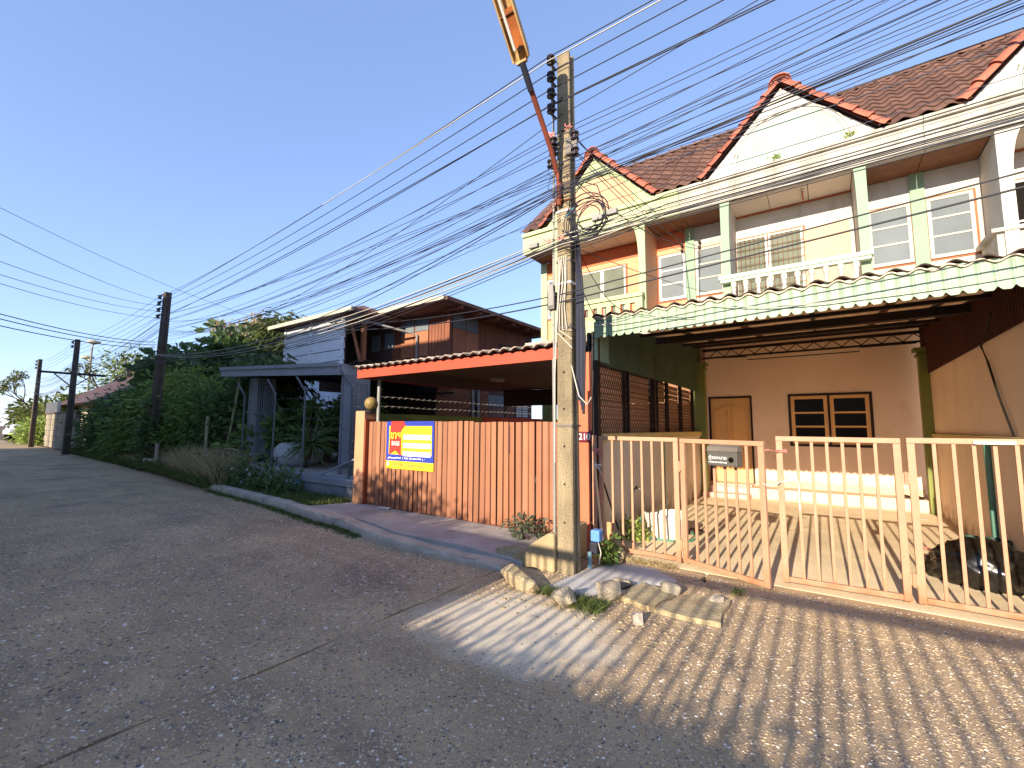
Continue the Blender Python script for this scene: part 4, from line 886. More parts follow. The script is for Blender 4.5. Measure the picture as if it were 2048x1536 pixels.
# wall brackets with spools where the drops land
for x, lab in ((-2.66, 'black service bracket on the orange wall above a window'), (-2.26, 'black service bracket beside the mint pilaster')):
    t = thing('service_bracket', lab, 'bracket', (x, 10.9, 5.9)); q = MB(); q.bar((x,10.93,5.7),(x,10.93,6.1),.03); q.bar((x,10.93,5.75),(x,10.88,5.55),.02); part('bar', q, M_iron, t)
    for z in (6.02, 5.88): s = MB(); spool(s, (x,10.86,z), .035, .07); part('insulator', s, M_ins, t)
# ------------------------------------------------------------------ salmon sheet-metal gate, pillar, banner, red carport
M_salmon = mat('salmon_sheet', '#98664a', rough=.6, var=.1, scale=1.5, fine=.08, bump=.06, objrand=.16, dirt='#8c4e36', dirt_amt=.22, dirt_scale=1.6, streak=True, low=('#7a4a38', .08, .35))
og = thing('folding_gate', 'closed salmon folding gate of narrow vertical metal slats', 'gate', (-5.1, 5.6, .1))
xg0, xg1 = -7.44, -2.86; pitch = .118; nsl = int((xg1-xg0)/pitch)
def slat_mesh(h):
    mb = MB(); w = pitch-.020
    prof = [(-w/2, .028), (-w/2, .0), (-w/2+.016, -.010), (w/2-.016, -.010), (w/2, .0), (w/2, .028)]
    mb.sheet([[(x, y, 0) for x, y in prof], [(x, y, h) for x, y in prof]], (0, .003, 0)); return mesh_from(mb)
ME_sl = [slat_mesh(1.60), slat_mesh(1.585)]; 
for m_ in ME_sl: m_.name = 'slat'
random.seed(5)
for i in range(nsl+1):
    x = xg0 + .06 + i*pitch
    if x > xg1: break
    piece('slat', ME_sl[i > 22], M_salmon, og, (x, 5.60 + .006*math.sin(i*1.9), .095 + .004*math.sin(i)), (random.uniform(-.006,.006), 0, random.uniform(-.16,.16)))
for z in (.30, 1.45): q = MB(); q.bar((xg0, 5.665, z), (xg1, 5.665, z), .02, .05); part('rail', q, M_rust, og)
q = MB(); q.box(xg0, xg1, 5.58, 5.68, .085, .093); part('floor_track', q, M_rust, og)
q = MB(); q.box(-4.02, -3.985, 5.575, 5.588, 1.2, 1.62); part('lock_bar', q, M_maroon, og)
# gate pillar with globe
M_pil = mat('apricot_pillar', '#c48c68', rough=.8, var=.1, fine=.08, bump=.12, dirt='#9a5030', dirt_amt=.25, low=('#6a5038', .08, .35))
gp = thing('gate_pillar', 'apricot gate pillar with a dirty globe lamp, left of the salmon gate', 'pillar', (-7.62, 5.65, 0))
q = MB(); q.box(-7.76, -7.475, 5.50, 5.82, 0, 1.91); part('shaft', q, M_pil, gp, bevel=.01)
q = MB(); q.box(-7.474, -7.45, 5.52, 5.80, .1, 1.75); part('side_shade', q, mat('side_shade_red', '#8f4528', rough=.85, var=.25, fine=.15, dirt='#4a2a1a', dirt_amt=.4), gp)  # dark red sheet puts the shade of the pillar's right face into colour
q = MB(); q.lathe((-7.47,5.62,1.86), [(.02,0),(.10,.0),(.11,.03),(.09,.07),(.06,.08)], 16); part('lamp_base', q, M_dark, gp, smooth=True)
q = MB(); q.lathe((-7.44,5.62,2.06), [(.002,-.13)] + [(.13*math.cos(a), .13*math.sin(a)) for a in [-PI/2+PI*i/14 for i in range(1,14)]] + [(.002,.13)], 20); part('globe', q, mat('dusty_globe', '#8a7444', rough=.5, var=.25, scale=6, fine=.1, bump=.05, dirt='#5a4628', dirt_amt=.4), gp, smooth=True)
# for-sale banner, printed vinyl (layers stand for the print, millimetres apart)
sb = thing('sale_banner', 'blue and yellow for-sale banner with red ribbon hung on the salmon gate', 'banner', (-6.22, 5.56, .83))
def flat(col): return mat('print_'+col[1:], col, rough=.45, var=.04, fine=.02, bump=0, spec=.4)
Mb, My, Mr, Mw, Mo, Mk = flat('#2f3f9c'), flat('#eec02c'), flat('#cf3a30'), flat('#e9e3d6'), flat('#d89a28'), flat('#6a6558')
BX0, BX1, BZ0, BZ1 = -6.86, -5.60, .825, 1.70; BW, BH = BX1-BX0, BZ1-BZ0
def pt(u, v, k): return (BX0+u*BW, 5.562 - .0012*k - .0008*math.sin(u*9), BZ1 - v*BH - .03*u*0)
def lay(poly, m_, k, nm):
    n = 12; q = MB(); us = [p[0] for p in poly]
    q.prism([pt(u, v, k) for u, v in poly], (0, .001, 0)); return part(nm, q, m_, sb)
def rectg(u0, u1, v0, v1, m_, k, nm):
    q = MB(); n = 16; q.sheet([[pt(u0+(u1-u0)*i/n, v, k) for i in range(n+1)] for v in (v0, v1)], (0, .001, 0)); return part(nm, q, m_, sb)
rectg(0, 1, 0, .835, Mb, 0, 'banner_sheet'); rectg(0, 1, .835, 1, My, 0, 'yellow_strip')
rectg(.06, .96, .10, .70, My, 2, 'yellow_field'); rectg(.06, .13, .62, .70, My, 2.2, 'yellow_field')
lay([(.11,.0),(.38,.0),(.42,.08),(.33,.20),(.335,.73),(.21,.62),(.075,.71),(.09,.15)], Mr, 6, 'ribbon')
lay([(.21,.62),(.29,.70),(.13,.70)], My, 6.5, 'ribbon_notch')
for v in (.28, .455, .625): rectg(.375, .945, v, v+.10, Mw, 4, 'entry_field')
def btext(s, size, m_, u, v, k=8, sx=1, bold=0): x, y, z = pt(u, v, k); return text_mesh(s, size, m_, sb, (x, y, z), (PI/2, 0, 0), sx=sx, ext=.0006, bold=bold)
btext('ขาย', .20, My, .215, .30, 9, sx=.95, bold=.006); btext('SALE', .105, Mw, .215, .47, 9, sx=.98, bold=.003)
btext('042-040-576-40   www.', .085, Mk, .5, .92, 3, sx=1.05)
random.seed(3)
def scribble(u0, u1, v, h, m_, k, nm, dens=26):      # blurred hand or fine print as little strokes
    q = MB(); u = u0
    while u < u1:
        w = random.uniform(.006, .018); 
        if random.random() < .85: x, y, z = pt(u, v + random.uniform(-.008,.008), k); q.box(x, x+w*BW, y-.0004, y, z-h*BH*random.uniform(.25,.5), z+h*BH*random.uniform(.25,.5))
        u += w + random.uniform(.005, .014)
    part(nm, q, m_, sb)
scribble(.41, .72, .335, .055, flat('#8f8a94'), 7, 'handwriting'); scribble(.60, .85, .51, .05, flat('#9a968e'), 7, 'handwriting'); scribble(.64, .84, .68, .045, flat('#a49f94'), 7, 'handwriting')
scribble(.40, .94, .17, .03, Mo, 5, 'fine_print'); scribble(.40, .60, .245, .02, Mo, 5, 'fine_print'); scribble(.40, .47, .425, .02, Mo, 5, 'fine_print'); scribble(.40, .5, .595, .02, Mo, 5, 'fine_print')
scribble(.05, .84, .775, .04, Mw, 4, 'slogan')
rectg(.025, .075, .845, .94, Mw, 3, 'emblem'); rectg(.027, .06, .85, .885, Mk, 4, 'emblem_mark')

# red carport of the orange house
M_redf = mat('red_fascia', '#b04c36', rough=.55, var=.08, fine=.05, bump=.05, dirt='#8a3a28', dirt_amt=.15)
M_olivec = mat('brown_ceiling', '#6a4a30', rough=.6, var=.15, scale=2, fine=.06, bump=.05)
M_oxbl = mat('oxblood_ceiling', '#5a261c', rough=.6, var=.15, fine=.06, bump=.05)
rc = thing('carport', 'carport with coral red fascia and tile edge over the salmon gate', 'carport', (-5.2, 7.5, 0))
q = MB(); q.box(-7.42, -2.80, 5.28, 5.31, 2.535, 2.70); part('fascia', q, M_redf, rc)
q = MB(); q.box(-7.45, -7.422, 5.28, 8.6, 2.535, 2.70); part('side_fascia', q, M_redf, rc)
for i in range(16):
    y = 5.315+i*.262; q = MB(); q.box(-7.41, -5.7, y, y+.258, 2.555, 2.575); part('ceiling_board', q, M_oxbl, rc)
    q = MB(); q.box(-5.696, -2.80, y, y+.258, 2.555, 2.575); part('ceiling_board', q, M_olivec, rc)
q = MB(); q.box(-7.0, -2.8, 9.5, 9.55, 2.15, 2.554); part('back_valance', q, M_maroon, rc)
q = MB(); P = [[(-7.48 + 4.7*i/180, y, 2.725 + (y-5.2)*.07 + .02*math.sin(i/180*4.7/.2*2*PI)) for i in range(181)] for y in (5.2, 7.5, 9.6)]; q.sheet(P, (0,0,.012)); part('roof_sheet', q, M_ctile, rc, smooth=True)
M_whtile = mat('weathered_tile', '#b9a898', rough=.9, var=.3, fine=.25, bump=.3, objrand=.25, dirt='#6a4a3a', dirt_amt=.5)
ME_ct2 = ME_ct.copy(); ME_ct2.materials.clear()
for i in range(24): piece('edge_tile', ME_ct2, M_whtile, rc, (-7.40+i*.198, 5.26, 2.745+random.uniform(-.004,.006)), (random.uniform(-.03,.03), 0, random.uniform(-.04,.04)))
q = MB(); q.tube([(-7.33, 5.72, .1), (-7.33, 5.72, 2.55)], .035, 10); part('post', q, M_pvc, rc, smooth=True)
q = MB(); q.lathe((-5.25,6.9,2.49), [(.002,0),(.12,.004),(.15,.03),(.15,.064)], 20); part('ceiling_light', q, mat('ceiling_lamp_plastic', '#b5a08c', rough=.4, bump=0), rc, smooth=True)
# side yard wall, corner pillar and ground floor wall of the orange house
yw_ = thing('yard_wall', 'olive and orange yard wall topped by barbed wire behind the salmon gate', 'wall', (-7.6, 10, 0))
q = MB(); q.box(-7.68, -7.56, 5.83, 9.3, 0, 1.87); part('wall_panel', q, M_olive, yw_); q = MB(); q.box(-7.68, -7.56, 9.302, 16, 0, 1.87); part('wall_panel', q, M_redf, yw_)
for z in (2.02, 2.22):
    q = MB(); q.tube([(-7.62, 5.9+i*.4, z+.012*math.sin(i*1.3)) for i in range(18)], .004, 4)
    for i in range(40): y = 5.95+i*.18; q.bar((-7.65, y, z-.018), (-7.59, y+.01, z+.018), .004)
    part('barbed_wire', q, M_grey, yw_)
q = MB(); q.box(-6.55, -2.48, 12.0, 12.15, .0, 3.28); part('ground_wall', q, M_orange, th1)
q = MB(); q.box(-6.66, -6.35, 10.9, 11.2, 0, 3.28); part('corner_pillar', q, M_olive, th1)
# side wall between the two carports, orange side
q = MB(); q.box(-2.72, -2.652, 5.9, 11.9, .0, 1.4); part('side_wall', q, M_redf, th1)
# ------------------------------------------------------------------ helpers for rough things
def rock_mesh(sx, sy, sz, seed, sub=2, rough=.22):
    bm = bmesh.new(); bmesh.ops.create_icosphere(bm, subdivisions=sub, radius=1); r = random.Random(seed)
    pl = [(Vector((r.gauss(0,1), r.gauss(0,1), r.gauss(0,.8))).normalized(), r.uniform(.55,.9)) for _ in range(9)]
    for v in bm.verts:
        d = v.co.normalized(); k = 1.0
        for n, c in pl:
            t = d.dot(n)
            if t > 0: k = min(k, c/t)
        k *= 1 + r.uniform(-.5,.5)*rough*.35
        v.co = d*k; v.co.x *= sx; v.co.y *= sy; v.co.z *= sz
        v.co.z = max(v.co.z, -sz*.62)
    zmin = min(v.co.z for v in bm.verts)
    for v in bm.verts: v.co.z -= zmin
    me = bpy.data.meshes.new('rock'); bm.to_mesh(me); bm.free(); return me
def chunk_mesh(sx, sy, sz, seed):        # angular broken lump: hull of jittered points, roughened
    r = random.Random(seed); bm = bmesh.new()
    for _ in range(22):
        d = Vector((r.gauss(0,1), r.gauss(0,1), r.gauss(0,1))); m = max(abs(d.x), abs(d.y), abs(d.z)); d = d.lerp(d/m, .6) if m else d; d = d/max(1e-6, max(abs(d.x),abs(d.y),abs(d.z)))*r.uniform(.75,1)
        bm.verts.new((d.x*sx, d.y*sy, max(0, (d.z+.75)*sz*1.1)))
    h = bmesh.ops.convex_hull(bm, input=bm.verts); bmesh.ops.delete(bm, geom=[v for v in bm.verts if not v.link_faces], context='VERTS')
    bmesh.ops.bevel(bm, geom=bm.edges[:], offset=.012, segments=1, affect='EDGES', clamp_overlap=True)
    bmesh.ops.triangulate(bm, faces=bm.faces); bmesh.ops.subdivide_edges(bm, edges=bm.edges, cuts=1)
    for v in bm.verts: v.co += Vector((r.uniform(-1,1), r.uniform(-1,1), r.uniform(-1,1)))*min(sx,sy,sz)*.035
    me = bpy.data.meshes.new('rubble'); bm.to_mesh(me); bm.free(); return me
M_rock = mat('broken_concrete', '#9c917e', rough=.95, var=.2, scale=6, fine=.3, fscale=60, bump=.7, dirt='#7d6a50', dirt_amt=.4, dirt_scale=4)
M_rock2 = mat('sandy_rubble', '#a89878', rough=.95, var=.2, scale=5, fine=.3, fscale=45, bump=.7, dirt='#8d6a42', dirt_amt=.45, dirt_scale=3)
for (x, y, sx, sy, sz, rz, m_, lab) in [
    (-2.66, 3.90, .33, .13, .10, -.50, M_rock2, 'long sandy broken kerb block lying left of the pole foot'),
    (-2.02, 3.68, .12, .09, .085, .4, M_rock, 'pale concrete chunk left of the small grass tuft'),
    (-1.74, 4.02, .12, .09, .10, .9, M_rock, 'pale concrete chunk between the grass tuft and the flat slabs'),
    (-1.78, 4.42, .13, .07, .06, .2, M_rock, 'concrete chunk at the edge of the fresh mortar, behind the slabs'),
    (-1.32, 4.52, .11, .08, .075, -.3, M_rock, 'concrete chunk standing on the back edge of the flat slabs'),
    (-.92, 4.52, .08, .06, .05, .1, M_conc, 'small grey stone on the right-hand flat slab'),
    (-2.20, 5.28, .13, .09, .09, .3, M_rock2, 'brown stone under the left end of the beige gates'),
    (-1.36, 3.72, .05, .05, .05, .5, M_conc, 'little grey stone pair on the road in front of the slabs'),
    (-3.2, 4.55, .22, .13, .10, .3, M_rock2, 'sandy lump against the footing of the pole')]:
    me = chunk_mesh(sx, sy, sz, int(abs(x*100)+y*10)); o = single('rubble_chunk', me, m_, lab, 'rubble', (x, y, -.01), 'rubble by the pole'); o.rotation_euler = (0, 0, rz)
# flat broken slabs
def slab_mesh(poly, h, seed):
    r = random.Random(seed); top = []; 
    for i in range(len(poly)):
        a = Vector((*poly[i],0)); b = Vector((*poly[(i+1)%len(poly)],0))
        for t in (0,.2,.4,.6,.8): p = a.lerp(b, t); top.append((p.x + r.uniform(-.015,.015), p.y + r.uniform(-.015,.015), h + r.uniform(-.006,.006)))
    mb = MB(); n = len(top); mb.add(top + [(x, y, .0) for x, y, z in top], [tuple(range(n))] + [(i, n+i, n+(i+1)%n, (i+1)%n) for i in range(n)]); return mb
single('broken_slab', slab_mesh([(-1.70,4.12),(-1.36,4.00),(-1.24,4.42),(-1.62,4.58)], .045, 1), M_rock2, 'left of two flat broken concrete slabs at the road edge', 'slab', (-1.5,4.3,0), 'broken slabs')
single('broken_slab', slab_mesh([(-1.32,3.99),(-.80,4.02),(-.80,4.62),(-1.20,4.46)], .04, 2), M_rock2, 'right, larger flat broken concrete slab with a stone on it', 'slab', (-1.0,4.3,0), 'broken slabs')
# fresh mortar aprons
mo = MB(); pts = [(-2.40,4.02),(-2.18,3.86),(-1.98,3.90),(-1.86,4.12),(-1.72,4.55),(-1.40,4.72),(-1.36,4.95),(-1.70,5.22),(-2.10,5.14),(-2.30,4.75),(-2.34,4.4)]
n = len(pts); c_ = (-1.95, 4.5, .024); mo.add([(x,y,.006) for x,y in pts] + [( -1.95+(x+1.95)*.8, 4.5+(y-4.5)*.8, .018) for x,y in pts] + [c_], [(i,(i+1)%n,n+(i+1)%n,n+i) for i in range(n)] + [(n+i, n+(i+1)%n, 2*n) for i in range(n)])
struct('mortar_patch', mo, M_mortar, smooth=True)

# tub, tap, hose
M_tub = mat('chalky_white_plastic', '#d8d0c4', rough=.7, var=.06, fine=.05, bump=.1, dirt='#a89880', dirt_amt=.2)
q = MB(); prof = []; rr = random.Random(4); N = 32
for ring, (r, z) in enumerate(((.245,.03),(.285,.28),(.30,.36),(.285,.36),(.27,.30),(.23,.06))):
    prof.append([(-2.02 + r*math.cos(2*PI*k/N)*1.05, 6.78 + r*math.sin(2*PI*k/N)*.9, z + (rr.uniform(-.02,.02)-.05*max(0,math.cos(2*PI*k/N*2+1)) if ring in (2,3) else 0)) for k in range(N+1)])
q.grid(prof); q.add(prof[0][:-1], [tuple(range(N))]); q.add([prof[-1][k] for k in range(N)], [tuple(range(N))[::-1]])
single('plastic_tub', q, M_tub, 'chipped white round tub standing inside behind the left gate leaf', 'tub', (-2.02,6.78,.03), smooth=True)
tp = thing('water_tap', 'standpipe tap by the low pale wall', 'tap', (-2.43, 6.62, .03))
q = MB(); q.tube([(-2.44,6.62,.03),(-2.44,6.62,.66)], .014, 8); part('pipe', q, M_pvc, tp, smooth=True)
q = MB(); q.tube([(-2.44,6.62,.66),(-2.40,6.62,.70),(-2.33,6.62,.69),(-2.31,6.62,.62)], .016, 8); q.box(-2.40,-2.35,6.60,6.64,.71,.73); part('spout', q, M_iron, tp, smooth=True)
q = MB(); q.tube([(-2.31,6.62,.63),(-2.29,6.63,.45),(-2.33,6.6,.25),(-2.34,6.5,.10),(-2.22,6.42,.05),(-2.0,6.42,.045),(-1.75,6.45,.045),(-1.62,6.6,.045),(-1.60,6.8,.05),(-1.66,7.0,.05),(-1.78,7.1,.06)], .012, 8)
single('garden_hose', q, mat('teal_hose', '#3f8a78', rough=.45, var=.1, bump=0), 'teal garden hose hanging from the tap and curling round the tub', 'hose', (-2.31,6.62,.03), smooth=True)
q = MB(); q.box(-1.78,-1.60,7.05,7.25,.03,.09); single('brick', q, M_dtrim, 'dark brick lying beside the white tub', 'brick', (-1.69,7.15,.03), bevel=.006)
# sticks leaning beside the pole
q = MB(); q.tube([(-2.30,5.18,.12),(-2.52,5.44,1.12)], .016, 8); single('broom_handle', q, mat('pale_wood', '#d8b488', rough=.7, var=.1), 'pale broom handle leaning between the pole and the number pillar', 'stick', (-2.3,5.18,.1), smooth=True)
q = MB(); q.tube([(-2.20,5.62,.05),(-2.46,5.6,.85),(-2.52,5.58,1.05)], .012, 8); single('dark_stick', q, M_dtrim, 'dark thin stick leaning behind the left gate post', 'stick', (-2.2,5.62,.03), smooth=True)
q = MB(); q.box(-2.33,-2.27,5.36,5.40,.05,.42); single('wood_offcut', q, mat('salmon_wood', '#c58a60', rough=.8), 'short upright wood offcut behind the first gate bars', 'offcut', (-2.3,5.38,.03), bevel=.004)
# blue pump fitting and pipes at the pole foot
pm = thing('water_meter', 'small blue water meter box with pipes at the right of the pole foot', 'water meter', (-2.24, 4.86, 0))
q = MB(); q.box(-2.29,-2.18,4.80,4.92,.30,.43); part('blue_cap', q, mat('blue_plastic', '#5d8fd0', rough=.45, var=.08, bump=0), pm, bevel=.015)
q = MB(); q.box(-2.30,-2.20,4.78,4.90,.16,.30); part('black_body', q, M_black, pm, bevel=.02)
q = MB(); q.tube([(-2.27,4.74,.02),(-2.27,4.74,.20)], .024, 8); part('blue_pipe', q, mat('blue_grey_pipe', '#6f8f9a', rough=.5), pm, smooth=True)
q = MB(); q.tube([(-2.19,4.80,.30),(-2.15,4.78,.2),(-2.17,4.76,.08)], .006, 6); part('wire', q, M_grey, pm, smooth=True)

# black rubbish bag, bins
def bag_mesh(sx, sy, sz, seed):
    bm = bmesh.new(); bmesh.ops.create_icosphere(bm, subdivisions=4, radius=1); r = random.Random(seed)
    dirs = [(Vector((r.gauss(0,1), r.gauss(0,1), r.gauss(0,1))).normalized(), r.uniform(8,22), r.uniform(.015,.05), r.uniform(0,6)) for _ in range(22)]
    for v in bm.verts:
        d = v.co.copy(); k = 1 + sum(a*math.sin(f*d.dot(n)+p) for n, f, a, p in dirs)*.55
        v.co = Vector((d.x*sx*k, d.y*sy*k, d.z*sz*k)); v.co.z = max(v.co.z, -sz*.45)
    for v in bm.verts: v.co.z += sz*.45
    for f in bm.faces: f.smooth = True
    me = bpy.data.meshes.new('bag'); bm.to_mesh(me); bm.free(); return me
M_bag = mat('black_bin_liner', '#15130f', rough=.28, var=.1, bump=.1, bscale=18, spec=.6)
single('rubbish_bag', bag_mesh(.40,.32,.30,3), M_bag, 'large shiny black rubbish bag slumped by the right carport wall', 'rubbish bag', (1.22, 6.62, .03))
single('rubbish_bag', bag_mesh(.13,.12,.14,5), M_bag, 'small knotted black bag at the left of the large rubbish bag', 'rubbish bag', (.93, 6.85, .03))
for x, y, r, h, lab in ((1.33, 7.6, .10, .30, 'left of two small dark green tubs behind the rubbish bag'), (1.50, 7.45, .12, .32, 'right of two dark green tubs behind the rubbish bag')):
    q = MB(); q.lathe((x,y,.03), [(r*.8,0),(r,h),(r*1.06,h),(r*1.06,h-.02),(r*.95,h-.02),(r*.75,.03)], 18); single('green_tub', q, mat('dark_green_plastic', '#24443a', rough=.4, bump=0) if 'dark_green_plastic' not in MATS else MATS['dark_green_plastic'], lab, 'tub', (x,y,.03), 'green tubs', smooth=True)
# shoes and litter on the porch
for x, y, z, rz, lab in ((1.20, 11.7, .262, .3, 'dark old shoe at the right end of the porch step'), (1.38, 11.62, .262, .9, 'second dark shoe by the right-hand pilaster')):
    q = MB(); P = []
    for i in range(9):
        t = i/8; w = .045*math.sin(PI*min(1,t*.9+.08))**.6; hh = .035 + .06*(1-t)**1.5
        P.append([(-.13+.26*t, w*math.cos(a), hh*max(0, math.sin(a))) for a in [PI*k/6 for k in range(7)]])
    q.grid(P); o = single('shoe', mesh_from(q, smooth=True), M_dtrim, lab, 'shoe', (x,y,z)); o.rotation_euler = (0,0,rz)
q = MB(); q.box(1.18,1.33,10.6,10.68,.031,.036); single('paper_scrap', q, M_white, 'white paper scrap on the carport floor near the right wall', 'litter', (1.25,10.64,.03))
q = MB(); q.tube([(.93,8.1,.05),(1.0,8.0,.05),(1.13,7.9,.05),(1.16,7.93,.05)], .012, 6); single('pink_strap', q, M_pstring, 'pink strap lying on the carport floor', 'strap', (1.0,8.0,.03))
# ------------------------------------------------------------------ plants
def quads_obj(name, Q, m, label=None, cat=None, loc=(0,0,0), parent=None, group=None, kind=None):
    """Q: (N,k,3) array of k-gons -> one mesh"""
    N, k = Q.shape[:2]; L = np.array(WL[parent] if parent is not None else loc, dtype=float)
    V = (Q - L).reshape(-1, 3).astype(np.float32); me = bpy.data.meshes.new(name)
    me.vertices.add(N*k); me.vertices.foreach_set('co', V.ravel()); me.loops.add(N*k); me.loops.foreach_set('vertex_index', np.arange(N*k, dtype=np.int32))
    me.polygons.add(N); me.polygons.foreach_set('loop_start', (np.arange(N)*k).astype(np.int32)); me.polygons.foreach_set('loop_total', np.full(N, k, np.int32))
    me.update(calc_edges=True); me.materials.append(m)
    o = bpy.data.objects.new(name, me); COL.objects.link(o)
    if parent is not None: o.parent = parent; WL[o] = WL[parent]
    else: o.location = loc; WL[o] = Vector(loc)
    return tag(o, label, cat, group, kind)
def unit(v): return v / np.maximum(np.linalg.norm(v, axis=-1, keepdims=True), 1e-9)
def leaves(P, D, size, asp=.42, jit=.25, r=None):
    """leaf blades (diamond hexagons with a fold) at points P pointing along D"""
    r = r or rng; n = len(P); D = unit(D); u = r.normal(size=(n,3)); S = unit(np.cross(D, u)); Nn = np.cross(S, D)
    L = size*(1 + r.normal(size=(n,1))*jit); W = L*asp
    a = P; b = P + D*L*.35 + S*W*.5 + Nn*W*.12; c = P + D*L*.75 + S*W*.36 + Nn*W*.02; d = P + D*L - Nn*L*.12; e = P + D*L*.75 - S*W*.36 + Nn*W*.02; f = P + D*L*.35 - S*W*.5 + Nn*W*.12
    return np.stack([a,b,c,d,e,f], axis=1)
def crown_points(blobs, n, r=None, shell=.55, clump=.16, per=14):
    """points in clumps spread through the volume of ellipsoid blobs [(cx,cy,cz,rx,ry,rz,weight)]"""
    r = r or rng; W = np.array([b[6] for b in blobs]); W = W/W.sum(); out = []; dirs = []
    for b, w in zip(blobs, W):
        m = max(1, int(n*w/per)); d = unit(r.normal(size=(m,3))); rad = (shell + (1-shell)*r.random((m,1))**.7) * (1 + .18*r.normal(size=(m,1)))
        c = np.array(b[:3]) + d*rad*np.array(b[3:6]); k = np.repeat(np.arange(m), per)
        sp = clump*np.mean(b[3:6]); off = r.normal(size=(len(k),3))*sp*np.array([1,1,.75])
        out.append(c[k]+off); dirs.append(unit(off + .5*d[k]*sp) + np.array([0,0,-.25]))
    return np.concatenate(out), np.concatenate(dirs)
def limbs(mb, base, tips, r0, bend=.25, seed=1):
    rr = random.Random(seed)
    for t in tips:
        b = Vector(base); t = Vector(t); m1 = b.lerp(t, .35) + Vector((rr.uniform(-1,1), rr.uniform(-1,1), rr.uniform(0,.6)))*bend; m2 = b.lerp(t, .7) + Vector((rr.uniform(-1,1), rr.uniform(-1,1), rr.uniform(-.2,.4)))*bend
        mb.tube([b, m1, m2, t], [r0, r0*.75, r0*.45, r0*.15], 7)
L_dark = leaf_mat('dark_leaves', (.12,.19,.07)); L_mid = leaf_mat('mid_leaves', (.17,.27,.075)); L_light = leaf_mat('yellow_green_leaves', (.30,.40,.10))
L_mango = leaf_mat('mango_leaves', (.11,.14,.04), island=.6); L_blade = leaf_mat('yucca_leaves', (.12,.19,.06)); L_grass = leaf_mat('verge_grass', (.13,.18,.055), island=.5); L_dry = leaf_mat('dry_grass', (.46,.39,.23), island=.35); L_pale = leaf_mat('grey_green_leaves', (.12,.15,.10)); L_far = leaf_mat('sunlit_far_leaves', (.13,.16,.035), island=.5)
M_bark = mat('bark', '#5a4a3a', rough=.95, var=.25, fine=.2, bump=.4)
def plant(name, label, cat, x, y, z0, blobs, n, size, m, group=None, asp=.42, tips=5, r0=.06, seed=1, shell=.5, per=14, clump=.16, trunk_h=.6, droop=0):
    t = thing(name, label, cat, (x, y, z0), group); rg = np.random.default_rng(seed)
    bl = [(x+b[0], y+b[1], z0+b[2], b[3], b[4], b[5], b[6] if len(b) > 6 else b[3]*b[4]*b[5]) for b in blobs]
    P, D = crown_points(bl, n, rg, shell, clump, per); D = D + np.array([0,0,-droop])
    keep = P[:,2] > z0 + .03; quads_obj('crown', leaves(P[keep], D[keep], size, asp, r=rg), m, parent=t)
    mb = MB(); mb.tube([(x,y,z0-.1), (x+.05,y,z0+trunk_h*.5), (x,y,z0+trunk_h)], [r0*1.35, r0*1.1, r0], 8)
    rr = random.Random(seed); tp = []
    for k in range(tips): b = bl[k % len(bl)]; tp.append((b[0]+rr.uniform(-.6,.6)*b[3], b[1]+rr.uniform(-.6,.6)*b[4], b[2]+rr.uniform(-.2,.7)*b[5]))
    limbs(mb, (x,y,z0+trunk_h*.95), tp, r0*.8, bend=.15*max(b[3] for b in blobs), seed=seed); part('trunk', mb, M_bark, t, smooth=True); return t
HG = 'overgrown hedge along the far roadside'
plant('shrub', 'dark shrub at the right end of the block wall, in front of the maroon roof', 'shrub', -33.2, 7.7, 0, [(0,0,1.5,2.0,1.1,1.5),(-.8,-.3,1.0,1.2,.9,1.1),(1.4,-.2,1.9,1.4,1.1,1.5)], 9000, .20, L_dark, HG, seed=21)
plant('shrub', 'dark green shrub right of the crossarm pole', 'shrub', -29.6, 7.3, 0, [(0,0,1.5,2.2,1.2,1.5),(1.2,-.2,2.0,1.2,1,1.2),(-1.4,-.3,1.1,1.3,1,1.1)], 6000, .22, L_dark, HG, seed=22)
plant('broadleaf_tree', 'bushy dark tree rising above the hedge left of the leaning pole', 'tree', -28.0, 8.8, 0, [(0,0,4.6,1.5,1.3,1.0),(-1.2,.3,4.0,1.1,1,.9),(1.4,0,4.0,1.2,1,.8),(0,0,3.2,1.6,1.2,1.0)], 3800, .42, L_dark, 'trees behind the hedge', asp=.5, seed=23, trunk_h=2.4, r0=.12, per=9)
plant('shrub', 'mid green shrub directly left of the leaning pole', 'shrub', -25.2, 7.0, 0, [(0,0,1.7,1.8,1.1,1.6),(-.8,-.4,1.0,1.2,.9,1.0),(.6,0,2.7,1.0,.9,.9),(-1.1,.2,2.6,.7,.7,.6)], 6000, .21, L_mid, HG, seed=24)
plant('shrub', 'yellow-green feathery shrub behind the leaning pole', 'shrub', -21.9, 7.2, 0, [(0,0,2.1,1.7,1.1,1.7),(.9,-.2,3.1,1.0,.9,.8),(-1.0,0,3.2,.9,.8,.7)], 7000, .19, L_light, HG, asp=.3, seed=25)
plant('broadleaf_tree', 'dark tree top showing just right of the leaning pole', 'tree', -22.6, 9.2, 0, [(0,0,4.9,1.3,1.1,1.0),(1.2,.2,4.3,1.0,.9,.8),(-1,0,4.2,1,.9,.8)], 2600, .36, L_dark, 'trees behind the hedge', asp=.5, seed=26, trunk_h=2.6, r0=.11, per=9)
plant('shrub', 'dense shadowy shrub right of the leaning pole, over the marker post', 'shrub', -18.9, 6.9, 0, [(0,0,1.5,1.4,1.0,1.5),(.5,0,2.4,1.0,.8,.8),(-.6,-.4,.9,1.0,.8,.9)], 6000, .18, L_mid, HG, seed=27)
plant('shrub', 'dark thicket left of the tall bamboo stake', 'shrub', -16.9, 7.0, 0, [(0,0,1.4,1.1,.9,1.4),(.3,0,2.2,.8,.7,.7)], 4500, .17, L_dark, HG, seed=28)
